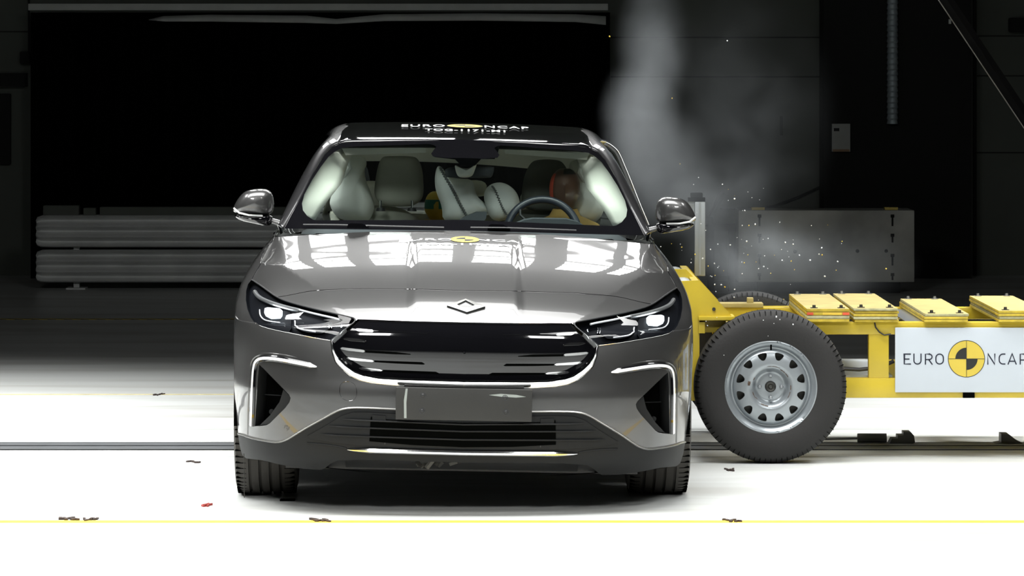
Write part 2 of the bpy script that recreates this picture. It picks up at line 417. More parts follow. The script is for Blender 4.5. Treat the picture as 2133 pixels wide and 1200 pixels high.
# triangulate one half
def grid(u0, u1, du, s0, s1, ds): 
    a, b = np.meshgrid(np.arange(u0, u1+1e-6, du), np.arange(s0, s1+1e-6, ds), indexing='ij'); return np.stack([a.ravel(), b.ravel()], 1)
uf = u_of(1.0)
pts = np.concatenate([grid(0, uf, .0175, 0, SB, .13), grid(uf+.04, UEND, .055, 0, SB, .4), [[UEND, s] for s in np.arange(0, SB+.1, .4)], [[0, s] for s in np.arange(0, SB, .13)]])
lines = [(sc(qHL), 1), (sc(qGR), 0), (sc(qVE), 1), (sc(qTR), 0), (sc(qBO), 0), (sc(qSH), 0), (sc(qSE), 0), (sc(qA1), 0), (sc(qA2), 0), (sc(qSILL), 0)]+[(sc(q), 0) for q in qD]
allc = np.concatenate([l[0] for l in lines]); ps = sc(pts)
keep = np.array([((allc-p)**2).sum(1).min() > .0045**2 for p in ps]) | (pts[:, 0] < 1e-6) | (pts[:, 0] > UEND-1e-6)
V2, T = cdt(lines, ps[keep]); V2[:, 1] *= 10
V2[:, 0] = np.clip(V2[:, 0], 0, UEND); V2[:, 1] = np.clip(V2[:, 1], 0, SB)
P3 = SR.xyz(V2); N3 = SR.nrm(np.clip(V2, [.003, .03], [UEND-.003, SB-.03]))
cen = np.array([V2[list(t)].mean(0) for t in T]); c3 = np.array([P3[list(t)].mean(0) for t in T])
poly_gr = np.concatenate([qGR, [[-.01, qGR[-1, 1]], [-.01, qGR[0, 1]]]])
top = lambda q: np.concatenate([[[q[0, 0]-0, -1]], q])  # helper only for clarity
trim_s = lambda u: np.interp(u, qTR[::-1, 0], qTR[::-1, 1], right=None)
bot_s = lambda u: np.interp(u, qBO[::-1, 0], qBO[::-1, 1])
shut_s = lambda u: np.interp(u, qSH[::-1, 0], qSH[::-1, 1])
order = np.argsort(qSE[:, 1]); seam_u = lambda s: np.interp(s, qSE[order, 1], qSE[order, 0])
uTR = qTR[0, 0]; uBO = qBO[0, 0]
def classify():
    iHL, iGR, iVE = inside(qHL, cen), inside(poly_gr, cen), inside(qVE, cen)
    arch = (np.hypot(c3[:, 1], c3[:, 2]-.352) < .3945)
    arch = (arch & (cen[:, 0] > u_of(.45)) & (cen[:, 0] < u_of(2.2))) | ((np.hypot(c3[:, 1]-2.9, c3[:, 2]-.352) < .394) & (cen[:, 0] > u_of(3)))
    out = []
    for i, (u, s) in enumerate(cen):
        y, z = c3[i, 1], c3[i, 2]
        if iHL[i] or iVE[i] or iGR[i]: out.append('hole'); continue
        if arch[i]: out.append('hole'); continue
        if u < uBO+.0 and s > bot_s(u): out.append('hole'); continue
        if u < uTR and s > trim_s(u): out.append('lower_valance'); continue
        if y < .72 and u < u_of(1.9):
            if s < 4 and u < seam_u(s) and (s < shut_s(u) if u < qSH[0, 0] else True) and s <= qSE[:, 1].max()+.3: out.append('hood'); continue
            if s < 5.1 and u < qHL[:, 0].min()+.3 and s < 5.3 and u < .95 and y < -.3 and not (u > seam_u(s)): out.append('front_lip'); continue
            if z < .262 and y > -.3: out.append('side_sill'); continue
            out.append('front_bumper' if (y < -.32 and s > 5) else 'front_fender'); continue
        if z < .262: out.append('side_sill'); continue
        if y < 1.78: out.append('front_door'); continue
        if y < 2.72: out.append('rear_door'); continue
        out.append('rear_quarter')
    return np.array(out)
cls = classify()
def sub(mask, mirror):
    """vertices, faces, normals of a set of triangles; mirror: 0 right side only, 1 left side only, 2 both"""
    tr = np.array(T)[mask]; used, inv = np.unique(tr, return_inverse=True); F = inv.reshape(-1, 3); V = P3[used]; Nn = N3[used]
    V = V.copy(); Nn = Nn.copy()
    ctr = V2[used][:, 0] < 1e-5; V[ctr, 0] = 0; Nn[ctr, 0] = 0
    Nn /= np.linalg.norm(Nn, axis=1)[:, None]
    # orient outward
    fn = np.cross(V[F[:, 1]]-V[F[:, 0]], V[F[:, 2]]-V[F[:, 0]]); o = (fn*Nn[F[:, 0]]).sum(1) < 0; F = F.copy(); F[o] = F[o][:, ::-1]
    if mirror == 0: return V, F, Nn
    Vm, Nm, Fm = V*[-1, 1, 1], Nn*[-1, 1, 1], F[:, ::-1]
    if mirror == 1: return Vm, Fm, Nm
    # weld along the centre
    idx = np.arange(len(V))+len(V); idx[ctr] = np.where(ctr)[0]
    keepv = np.concatenate([np.ones(len(V), bool), ~ctr]); new = np.cumsum(keepv)-1
    VV = np.concatenate([V, Vm])[keepv]; NN = np.concatenate([Nn, Nm])[keepv]; FF = np.concatenate([F, new[idx[Fm]]])
    return VV, FF, NN
# outward sign of the numeric normals: nose should face -y
if SR.nrm([[.1, 8]])[0, 1] > 0: N3 = -N3
_NS = -1 if SR.nrm([[.1, 8]])[0, 1] > 0 else 1
def nout(q):
    q = np.atleast_2d(q); n = SR.nrm(np.clip(np.abs(q), [.003, .03], [UEND, SB-.03]))*_NS; n[:, 0] *= np.where(q[:, 0] < 0, -1, 1); return n
PARTS = {}
for nm, mt, both in (('hood', 'paint', 2), ('front_lip', 'paint', 2), ('front_bumper', 'paint', 2), ('lower_valance', 'grey_plastic', 2), ('front_fender', 'paint', 0), ('front_door', 'paint', 0), ('rear_door', 'paint', 0), ('rear_quarter', 'paint', 2), ('side_sill', 'black_plastic', 0)):
    for side in ([2] if both == 2 else [0, 1]):
        V, F, Nn = sub(cls == nm, side); o = raw(nm, V, F, mt, car, True, Nn); body(o); PARTS[nm, side] = o
PARTS['front_lip', 2]['label'] = 'body coloured nose panel between the headlights above the grille'
hood = PARTS['hood', 2]; bumper = PARTS['front_bumper', 2]; valance = PARTS['lower_valance', 2]
# sheet thickness on the edge of hood: dark gap lines laid into the joints
def along(q, off=0.0, side=1):
    P = SR.xyz(q)+nout(q)*off; P = P*[side, 1, 1]; return P
def gap(name, q, parent, r=.0022, m='gloss_black', sides=(1, -1), join=False):
    mb = MB()
    for sd in sides: mb.tube(along(q, -.0008, sd), r, 6)
    return mb.build(name, m, parent)
gap('panel_gap', qSH, hood); gap('panel_gap', qSE, PARTS['front_fender', 0], .0025, sides=(1,)); gap('panel_gap', qSE, PARTS['front_fender', 1], .0025, sides=(-1,))
for q, nm in zip(qD, ('front_door', 'front_door', 'rear_door')):
    for sd, k in ((1, 0), (-1, 1)): gap('panel_gap', q, PARTS[nm, k], .003, sides=(sd,))
# rims and inner skins
def ribbon(q, offs, sides=(1, -1), closed=False, dirs=None):
    """strips between copies of a surface line pushed in by offs"""
    mb = MB(); n = len(q); X0 = SR.xyz(q); nn = nout(q)
    if dirs is not None: nn = nn*(1-dirs)+np.array([0, -1, 0])*dirs; nn /= np.linalg.norm(nn, axis=1)[:, None]
    for sd in sides:
        V, F = [], []
        for o in offs: V += [tuple(p) for p in (X0+nn*o)*[sd, 1, 1]]
        for j in range(len(offs)-1):
            for i in range(n if closed else n-1):
                k = (i+1) % n; F.append((j*n+i, j*n+k, (j+1)*n+k, (j+1)*n+i))
        mb.add(V, F)
    return mb
def plate(px, off, thick, m, name, parent, sides=(-1, 1), gridstep=.03, surf=SR, uv=None, offf=None, smoothn=0, dirs=None, one=False):
    """solid plate that follows the surface under a photo outline; off: height of its outer face"""
    q = np.array(uv) if uv is not None else surf.solve(resample(px, 6, 1)); q = q.copy()
    if surf is SR and uv is None: q[:, 0] = np.maximum(q[:, 0], -.02)
    lo, hi = q.min(0), q.max(0); sc_ = np.array([1, .1]) if surf is SR else np.array([1, 1.])
    g = np.stack(np.meshgrid(np.arange(lo[0], hi[0], gridstep), np.arange(lo[1], hi[1], gridstep/sc_[1]), indexing='ij'), -1).reshape(-1, 2)
    g = g[inside(q, g)] if len(g) else g
    if len(g): g = g[[((q*sc_-p*sc_)**2).sum(1).min() > (gridstep*.3)**2 for p in g]]
    v2, t = cdt([(q*sc_, 1)], g*sc_); v2 = v2/sc_; ce = np.array([v2[list(k)].mean(0) for k in t]); t = [k for k, ok in zip(t, inside(q, ce)) if ok]
    def at(qq, o):
        nn = nout(qq) if surf is SR else surf.nrm(qq)
        if nn[:, 1].mean() > 0 and surf is not SR: nn = -nn
        if dirs is not None: nn = nn*(1-dirs)+np.array([0, -1, 0])*dirs
        e = offf(qq) if offf else 0
        return surf.xyz(qq)+nn*(np.atleast_1d(o+e)[:, None])
    objs = []
    mb = MB()
    for sd in sides:
        if not one: mb = MB()
        front = at(v2, off)*[sd, 1, 1]; mb.add(front, t)
        e0, e1 = at(q, off)*[sd, 1, 1], at(q, off-thick)*[sd, 1, 1]; n = len(q)
        mb.add(list(e0)+list(e1), [(i, (i+1) % n, n+(i+1) % n, n+i) for i in range(n)])
        if not one: objs.append(mb.build(name, m, parent[0 if sd < 0 else 1] if isinstance(parent, (list, tuple)) else parent, True, 30))
    if one: objs.append(mb.build(name, m, parent, True, 30))
    return objs
# ------------------------------------------------------------------ headlights
hl = []
for side, sd in ((0, -1), (1, 1)):
    h = ribbon(qHL, [.001, -.05], (sd,), True, .75).build('headlight', 'lamp_dark', car); body(h); hl.append(h)
    h['label'] = 'lit headlight on the side of the trolley' if sd > 0 else 'lit headlight on the side away from the trolley'
plate(pxHL, .0015, .003, 'clear', 'lens', hl, dirs=.0)
plate(pxHL, -.05, .004, 'lamp_dark', 'housing', hl, dirs=.75)
HIN = dict(dirs=.7, gridstep=.02)
plate([(531, 642), (536, 638), (600, 645), (604, 655), (604, 682), (598, 692), (560, 684), (535, 676), (527, 668)], -.032, .015, 'lamp_dark', 'reflector', hl, **HIN)
plate([(550, 641), (556, 639), (581, 641), (586, 645), (585, 656), (581, 661), (562, 662), (552, 657), (549, 650)], -.014, .02, 'lamp_on', 'projector', hl, **HIN)
plate([(615, 652), (622, 649), (662, 658), (688, 668), (690, 678), (668, 693), (640, 692), (620, 686), (611, 676)], -.034, .012, 'lamp_dark', 'reflector', hl, **HIN)
plate([(621, 659), (640, 660), (642, 680), (628, 681), (620, 674)], -.02, .015, 'lamp_metal', 'projector', hl, dirs=.7, gridstep=.02) if False else None
def line_tube(name, px, off, r, m, parents, surf=None, sides=((-1, 0), (1, 1)), dirs=.6, step=4, flat=1.0):
    q = SR.solve(resample(smooth_poly(px, 2, False), step)); q[:, 0] = np.maximum(q[:, 0], -.01)
    for sd, k in sides:
        nn = nout(q)*(1-dirs)+np.array([0, -1, 0])*dirs; P = (SR.xyz(q)+nn*off)*[sd, 1, 1]
        rr = r if not callable(r) else [r(t) for t in np.linspace(0, 1, len(P))]
        MB().tube([Vector(p) for p in P], rr, 8, flat=flat).build(name, m, parents[k])
line_tube('light_strip', [(529, 606), (536, 617), (552, 625), (575, 633), (600, 640), (622, 645)], -.012, .0085, 'satin_silver', hl)
line_tube('light_strip', [(613, 641), (640, 648.5), (665, 654.5), (690, 660), (706, 664)], -.012, .0042, 'light_guide', hl)
line_tube('light_strip', [(538, 643), (538.5, 655), (546, 664), (560, 667.5), (581, 670)], -.02, .0028, 'light_guide', hl)
line_tube('light_strip', [(612, 666), (614, 676), (620, 683), (632, 686), (656, 690)], -.02, .0028, 'light_guide', hl)
for (a, b) in ((684, 668), (689, 668)): line_tube('light_strip', [(a, b), (a, b+13)], -.03, .0016, 'chrome', hl)
line_tube('light_strip', [(709, 671), (712, 674), (709, 680)], -.03, .0022, 'chrome', hl)
line_tube('bezel', pxHL[:11], .001, .0028, 'black_plastic', hl, dirs=0)
line_tube('bezel', [(688, 709.5), (655, 704), (620, 697), (565, 685.5), (545, 679.5), (532, 673.5)], .001, .0016, 'chrome', hl, dirs=0)

# ------------------------------------------------------------------ grille
grille = body(empty('grille')); grille.parent = car; grille.matrix_local = MROLL
qG = SR.solve(resample(pxGI, 6)); qG[:, 0] = np.maximum(qG[:, 0], 0)
hull = np.concatenate([qG, (qG*[-1, 1])[::-1]])
zk = .652
def gr_off(q):
    z = SR.xyz(q)[:, 2]; return -.028-.30*np.maximum(0, zk-z)+.22*np.maximum(0, z-zk)
kink = SR.solve([(720, 728.5), (800, 728), (975, 729.5)])
def grille_panel():
    lo, hi = hull.min(0), hull.max(0); g = np.stack(np.meshgrid(np.arange(lo[0]+.01, hi[0], .02), np.arange(lo[1]+.05, hi[1], .12), indexing='ij'), -1).reshape(-1, 2)
    g = g[inside(hull, g)]; g = g[[((hull*[1, .1]-p*[1, .1])**2).sum(1).min() > .006**2 for p in g]]
    uu = np.linspace(-.60, .60, 90)
    sk = float(SR.solve([(.2, zk)], lambda q: SR.xyz(q)[:, [0, 2]], SR.g)[0][1])
    ln = np.stack([uu, np.full(90, sk)], 1); ln = ln[inside(hull, ln)]
    g = g[abs(g[:, 1]-sk) > .05]
    v, t = cdt([(hull*[1, .1], 1), (ln*[1, .1], 0)], g*[1, .1]); v = v/[1, .1]; ce = np.array([v[list(k)].mean(0) for k in t]); t = [k for k, ok in zip(t, inside(hull, ce)) if ok]
    P = SR.xyz(v)+nout(v*[1, 1])*0; nn = np.array([nout(np.array([[abs(a), b]]))[0]*[1 if a >= 0 else -1, 1, 1] for a, b in v]); P = SR.xyz(v)+nn*gr_off(v)[:, None]
    return MB().add(P, t).build('grille_panel', 'gloss_black', grille, True, 6)
grille_panel()
poly_gi = hull
# chrome surround: outer lip to inner lip, bulged between
qo = SR.solve(resample(pxGR[3:], 6)); qi = SR.solve(resample(pxGI[3:], 6)); qo[:, 0] = np.maximum(qo[:, 0], 0); qi[:, 0] = np.maximum(qi[:, 0], 0)
def par(q, n=70):
    d = np.concatenate([[0], np.cumsum(np.linalg.norm(np.diff(q*[1, .1], axis=0), axis=1))]); t = np.linspace(0, d[-1], n); return np.stack([np.interp(t, d, q[:, 0]), np.interp(t, d, q[:, 1])], 1)
qo, qi = par(qo), par(qi)
def frame_strip(name, qa, qb, prof, m, parent, both=True):
    """rounded moulding between two surface lines; prof: (fraction, height)"""
    n = len(qa); mb = MB()
    for sd in (1, -1):
        V, F = [], []
        for f, h in prof:
            q = qa*(1-f)+qb*f; V += [tuple(p) for p in (SR.xyz(q)+nout(np.abs(q))*h)*[sd, 1, 1]]
        for j in range(len(prof)-1):
            for i in range(n-1): F.append((j*n+i, j*n+i+1, (j+1)*n+i+1, (j+1)*n+i))
        mb.add(V, F)
    return mb.build(name, m, parent, True, 50)
frame_strip('chrome_surround', qo, qi, [(0, -.004), (.1, .001), (.3, .006), (.6, .0115), (.85, .014), (.96, .011), (1, -.008), (1.02, -.03)], 'chrome', grille)
ribbon(qG, [0, -.05], (1, -1), False, .8).build('recess', 'gloss_black', grille)
# bright slivers and dark grooves
def sliver(name, px, off, th, m): plate(px, off, th, m, name, grille, gridstep=.05, offf=lambda q: gr_off(q))
zc = lambda pts: [(660+x/3.44, 650+y/3.44) for x, y in pts]
for pts in ([(272, 118), (285, 110), (395, 118), (405, 128), (395, 136), (290, 128)], [(185, 182), (200, 175), (300, 182), (343, 196), (338, 204), (230, 196)],
            [(157, 249), (170, 243), (325, 262), (336, 270), (325, 279), (215, 268), (163, 258)], [(195, 320), (208, 315), (385, 335), (398, 343), (385, 350), (265, 341), (205, 331)],
            [(283, 394), (295, 389), (440, 402), (459, 410), (448, 418), (340, 413), (292, 404)]):
    sliver('grille_bar', zc(pts), .004, .01, 'chrome')
for pts in ([(336, 264), (560, 276), (668, 290), (668, 295), (560, 292), (336, 280)], [(400, 338), (750, 350), (772, 364), (760, 368), (560, 360), (400, 350)], [(462, 406), (850, 420), (878, 433), (860, 437), (640, 428), (462, 418)]):
    sliver('grille_slot', zc(pts), .0012, .004, 'cloth_black')
sliver('grille_bar', zc([(435, 118), (800, 132), (803, 136), (775, 141), (440, 124)]), .0012, .003, 'gloss_black')
# camera lens and small sensor in the panel
q0 = SR.solve([(970, 736)]); p0 = SR.xyz(q0)[0]; MB().lathe([(0, -.004), (.004, -.004), (.005, 0), (.005, .02)], (0, p0[1]+.012, .636), 'y', 16).build('camera_lens', 'gloss_black', grille)

# ------------------------------------------------------------------ vents with daytime lights
for side, sd in ((0, -1), (1, 1)):
    v = ribbon(qVE, [.0, -.012, -.10], (sd,), True, .6).build('air_vent', 'black_plastic', car); body(v)
    n = len(qVE); X = (SR.xyz(qVE)+(nout(qVE)*.4+np.array([0, -.6, 0]))*-.10)*[sd, 1, 1]
    MB().add(list(X)+[X.mean(0)+[0, .02, 0]], [(i, (i+1) % n, n) for i in range(n)]).build('vent_back', 'cloth_black', v)
    a, b = Lc(552, 822, -.62), Lc(586, 824, -.66)
    MB().tube([a*1, b*1] if sd < 0 else [Vector((-a.x, a.y, a.z)), Vector((-b.x, b.y, b.z))], .004, 6, flat=.5).build('vent_blade', 'grey_plastic', v)
    c = Lc(566, 858, -.66); MB().lathe([(0, -.004), (.009, -.003), (.011, .004)], (c.x*(1 if sd < 0 else -1), c.y, c.z), 'y', 16).build('parking_sensor', 'grey_plastic', v)
vent_parts = [o for o in car.children if o.name.startswith('air_vent')]
plate([(588, 812), (603, 826), (605, 831), (602, 840), (563, 882), (550, 886), (538, 887), (560, 866), (580, 838), (584, 826)], -.012, .02, 'grey_plastic', 'vent_cheek', vent_parts, dirs=.5)
drl_px = [(526, 886), (527, 850), (528.5, 800), (531, 765), (535, 753), (543, 747.5), (556, 746), (580, 748), (610, 754), (640, 760), (660, 764.5)]
for side, sd in ((0, -1), (1, 1)):
    d = body(empty('daytime_light')); d.parent = car; d.matrix_local = MROLL
    q = SR.solve(resample(smooth_poly(drl_px, 2, False), 4)); nn = nout(q)*.6+np.array([0, -.4, 0])
    for nm, off, r, m in (('surround', .000, .0125, 'gloss_black'), ('light_strip', .006, .0080, 'light_guide')):
        P = (SR.xyz(q)+nn*off)*[sd, 1, 1]; n = len(P)
        rr = [r*(1 if i < n-6 else max(.25, (n-1-i)/6+.15)) for i in range(n)]
        MB().tube([Vector(p) for p in P], rr, 10, flat=1).build(nm, m, d)
    # raised body coloured bevel outside the light
bev = [(516, 905), (517, 850), (519, 800), (521, 765), (524, 751), (532, 742), (543, 738), (560, 737.5), (585, 740), (615, 745), (645, 751)]
line_tube('edge_moulding', bev, -.004, lambda t: .0075*min(1, (1-t)*5+.15), 'paint', [bumper, bumper], dirs=0, flat=.8)

# ------------------------------------------------------------------ trim line over the lower grille
qt = par(SR.solve(resample(smooth_poly(pxTRIM, 1, False), 6)), 110); qt[:, 0] = np.maximum(qt[:, 0], 0)
qt2 = qt.copy(); d = np.gradient(qt*[1, .1], axis=0); nrm2 = np.stack([-d[:, 1], d[:, 0]], 1); nrm2 /= np.linalg.norm(nrm2, axis=1)[:, None]
if nrm2[40, 1] > 0: nrm2 = -nrm2
qt2 = qt+nrm2*.011/np.array([1, .1]); qt2[:, 0] = np.maximum(qt2[:, 0], 0)
frame_strip('lower_trim', qt, qt2, [(0, -.004), (.1, .003), (.5, .006), (.9, .004), (1, -.004)], 'satin_silver', bumper)
# lower grille opening and its blades
lgx = [(828, 880), (745, 868), (726, 868), (760, 862)]
pxLG = [(975, 866), (823, 862), (770, 859), (735, 859), (712, 866), (680, 886), (655, 900), (640, 908), (652, 914), (700, 922), (760, 928), (975, 934)]
q = SR.solve(resample(pxLG, 8)); q[:, 0] = np.maximum(q[:, 0], 0); ql = np.concatenate([q, (q*[-1, 1])[::-1]])
lowg = plate(None, .0045, .006, 'grey_plastic', 'lower_grille', car, sides=(1,), uv=ql)[0]; body(lowg)
def lg(px, off, th, m, nm, gs=.05): return plate(px, off, th, m, nm, lowg, gridstep=gs)
q = SR.solve(resample([(975, 881), (900, 879), (800, 873), (773, 868), (771, 900), (770, 918), (860, 926), (975, 931)], 8)); q[:, 0] = np.maximum(q[:, 0], 0); ql = np.concatenate([q, (q*[-1, 1])[::-1]])
plate(None, .0075, .002, 'cloth_black', 'opening', lowg, sides=(1,), uv=ql)
for yy, xx, dy in ((872, 715, 9), (886, 687, 9), (903, 668, 9)):
    q = SR.solve(resample([(xx, yy), (xx+30, yy+2.5), (xx+120, yy+6), (975, yy+dy+3)], 10)); q[:, 0] = np.maximum(q[:, 0], 0)
    P = SR.xyz(q)+nout(q)*.010; PP = list(P[::1])+list((P*[-1, 1, 1])[::-1][1:]); n = len(PP)
    MB().tube([Vector(p) for p in PP], [.0035*min(1, i/4+.2, (n-1-i)/4+.2) for i in range(n)], 8).build('grille_blade', 'grey_plastic', lowg)
for xx in (802, 883, 966):
    q = SR.solve([(xx, 880), (xx, 900), (xx, 925)]); P = SR.xyz(q)+nout(np.abs(q))*.004
    for sd in ((1, -1) if xx < 950 else (1,)): MB().tube([Vector(p*[sd, 1, 1]) for p in P], .002, 6).build('grille_rib', 'black_plastic', lowg)
lg([(776, 864), (804, 866), (804, 876), (776, 874)], .008, .006, 'grey_plastic', 'sensor_window')
# chrome strip of the valance
q = SR.solve(resample([(724, 936), (975, 942.5)], 8)); q[:, 0] = np.maximum(q[:, 0], 0)
P = SR.xyz(q)+nout(q)*.004; PP = list(P)+list((P*[-1, 1, 1])[::-1][1:]); n = len(PP)
MB().tube([Vector(p) for p in PP], [.0115*min(1, (i/7)**.6+.1, ((n-1-i)/7)**.6+.1) for i in range(n)], 10, flat=1).build('chrome_strip', 'chrome', valance)
# valance ledge
line_tube('valance_ledge', [(640, 923), (670, 925), (700, 929), (722, 934)], .0, .004, 'grey_plastic', [valance, valance], dirs=0)
# ------------------------------------------------------------------ number plate holder
def box_px(x0, y0, x1, y1, ydepth, th):
    a, b = Lc(x0, y0, ydepth), Lc(x1, y1, ydepth); return a.x, b.x, ydepth, ydepth+th, b.z, a.z
a, b, c_, d_ = Lc(825, 806, -.912), Lc(1109, 813, -.912), Lc(1108, 880, -.912), Lc(826, 873, -.912)
x0, x1, z0, z1 = a.x, b.x, (c_.z+d_.z)/2, (a.z+b.z)/2
ph = body(empty('plate_holder')); ph.parent = car; ph.matrix_local = MROLL
ph['label'] = 'blank dark grey number plate holder with four screws'
mb = MB(); mb.box(x0, x1, -.914, -.898, z0, z1, bev=.004); mb.box(x0+.03, x1-.03, -.9, -.87, z0+.01, z1-.01); mb.build('plate', 'plate_plastic', ph)
for px, py in ((881, 824), (879, 856), (1052, 829), (1054, 859)):
    p = Lc(px, py, -.914); MB().lathe([(0, -.003), (.005, -.003), (.0075, -.001), (.008, .001)], (p.x, -.914, p.z), 'y', 20).lathe([(.0095, -.001), (.0125, -.0005), (.0125, .001)], (p.x, -.914, p.z), 'y', 20).build('screw', 'black_plastic', ph)
mb = MB(); p = Lc(845, 810, -.9145); mb.add([(p.x, -.9146, z1-.004), (p.x+.008, -.9146, z1-.004), (p.x+.004, -.9146, z1-.06), (p.x+.006, -.9146, z0+.006), (p.x-.004, -.9146, z0+.006), (p.x-.006, -.9146, z1-.05)], [(0, 1, 2, 5), (5, 2, 3, 4)]); mb.build('scuff', 'pipe_grey', ph)
p, q_ = Lc(1018, 823, -.9146), Lc(1100, 827, -.9146); MB().add([(p.x+(q_.x-p.x)*t, -.9146, p.z+(q_.z-p.z)*t+h) for t, h in ((0, 0), (.3, .007), (.7, .006), (.95, 0), (.7, -.005), (.3, -.004))], [(0, 1, 2, 3, 4, 5)]).build('scuff', 'pipe_grey', ph, False)
# tow eye cover
q = SR.solve(resample(smooth_poly([(708, 795), (740, 797), (743, 830), (740, 836), (712, 834), (708, 828)], 2), 4, 1) if False else np.array(smooth_poly([(707, 794), (742, 796), (744, 836), (708, 834)], 3)))
P = SR.xyz(q)+nout(q)*.0; MB().tube([Vector(p*[-1, 1, 1]) for p in P], .0011, 6, closed=True).build('tow_eye_cover', 'gloss_black', bumper)

# ------------------------------------------------------------------ badge and lettering on the hood
def on_surf(V2d, F, h, cx, s_of, name, m, parent, z=None, midx=None, scale=1.0):
    """flat letters (x, y in metres from their own base line) laid on the hood at centre cx and profile position"""
    ys = PROF(np.linspace(0, 5, 400))[:, 0]; ss = np.linspace(0, 5, 400)
    x = V2d[:, 0]+cx; s = np.interp(-(s_of+V2d[:, 1]), -ys, ss)
    P = R(x, s); nn = np.array([nout(np.array([[abs(a), b]]))[0]*[1 if a >= 0 else -1, 1, 1] for a, b in zip(x, s)])
    P = P+nn*((h if z is None else h+z)[:, None] if z is not None else h)
    o = raw(name, P, F, m, parent, False, midx=midx); return o
def centre(V): return V-[(V[:, 0].min()+V[:, 0].max())/2, 0]
V, F = text_mesh('EURO', .06, .0012, 1.55, 1.1); V = centre(V)
on_surf(V, F, .0016, -.18, .105, 'lettering', 'white_vinyl', hood)
V, F = text_mesh('NCAP', .06, .0012, 1.55, 1.1); V = centre(V); on_surf(V, F, .0016, .18, .105, 'lettering', 'white_vinyl', hood)
V, F, M, Z = emblem_mesh(.069); on_surf(V, F, .0014, .0, .13, 'emblem', ['logo_yellow', 'logo_black'], hood, z=Z*.0004, midx=M)
V, F = text_mesh('TOG-1171-M1', .056, .0012, 1.25, 1.1); V = centre(V); on_surf(V, F, .0016, .005, .005, 'lettering', 'white_vinyl', hood)
lip = PARTS['front_lip', 2]
def flat_px(pts, ydep): return [(Lc(x, y, ydep).x, Lc(x, y, ydep).z) for x, y in pts]
b0 = [(931, 637.5), (970, 624), (1011, 639.5), (973, 651.5)]
bi = [(951, 637), (970, 628), (990, 638.5), (971, 646.5)]
def lip_at(px):
    c = SR.solve([(min(px[0], 967), px[1])])[0]; p = SR.xyz([c])[0]; y = p[1]
    return Lc(px[0], px[1], y)
bo_, bi_ = [lip_at(p)+Vector((0, -.008, .004)) for p in b0], [lip_at(p)+Vector((0, -.012, .006)) for p in bi]
bb = [lip_at(p)+Vector((0, .006, 0)) for p in b0]; bx = [p+Vector((0, .006, -.003)) for p in bi_]
mb = MB(); mb.add(bo_+bi_, [(i, (i+1) % 4, 4+(i+1) % 4, 4+i) for i in range(4)]); mb.add(bo_+bb, [(i, (i+1) % 4, 4+(i+1) % 4, 4+i) for i in range(4)]); mb.add(bi_+bx, [(i, (i+1) % 4, 4+(i+1) % 4, 4+i) for i in range(4)])
bd = mb.build('diamond_badge', 'satin_silver', car, False); body(bd)
MB().add(bx, [(0, 1, 2, 3)]).build('badge_centre', 'paint', bd, False)
# ------------------------------------------------------------------ windscreen, roof, pillars
def WSF(x, t):
    x = np.asarray(x, float); t = np.asarray(t, float)
    y = .345+.80*t+(.36-.14*t)*x*x; z = 1.062+.366*t+.03*np.sin(np.clip(t, 0, 1)*PI)-(.0+.055*t)*x*x
    return np.stack([x, y, z], 1)
SW = Surf(WSF, (0, .9), (-.1, 1.1), (90, 90))
pxWO = [(590, 476), (700, 477.5), (972, 480.5), (972, 292), (845, 293), (745, 295), (712, 298), (693, 305), (676, 322), (652, 362), (630, 405), (606, 448)]
pxWC = [(972, 458), (660, 459), (652, 457.5), (640, 450), (631, 438), (629, 424), (634, 405), (650, 375), (668, 348), (684, 327), (697, 316), (712, 308), (740, 305), (770, 304), (893, 300), (903, 302), (909, 306), (898, 320), (902, 326), (932, 329), (972, 329)]
qWO, qWC = SW.solve(resample(pxWO, 8, 1)), SW.solve(resample(pxWC, 6))
qWO[:, 0] = np.maximum(qWO[:, 0], 0); qWC[:, 0] = np.maximum(qWC[:, 0], 0)
ws = body(empty('windscreen')); ws.parent = car; ws.matrix_local = MROLL
def ws_mesh():
    g = np.stack(np.meshgrid(np.arange(0, .9, .04), np.arange(-.05, 1.1, .05), indexing='ij'), -1).reshape(-1, 2); g = g[inside(qWO, g)]
    allq = np.concatenate([qWO, qWC]); g = g[[((allq-p)**2).sum(1).min() > .012**2 for p in g]]
    v, t = cdt([(qWO, 1), (qWC, 0)], g); ce = np.array([v[list(k)].mean(0) for k in t]); wc = np.concatenate([qWC])
    io, ii = inside(qWO, ce), inside(wc, ce); nn = SW.nrm(v); nn *= -np.sign(nn[:, 1])[:, None]
    for nm, mask, m, off, th in (('frit_border', io & ~ii, 'gloss_black', 0, .005), ('glass', io & ii, 'windscreen', 0.0, 0)):
        mb = MB(); f = [k for k, ok in zip(t, mask) if ok]
        P = SW.xyz(v)+nn*off
        for sd in (1, -1): mb.add(P*[sd, 1, 1], f)
        mb.build(nm, m, ws)
ws_mesh()
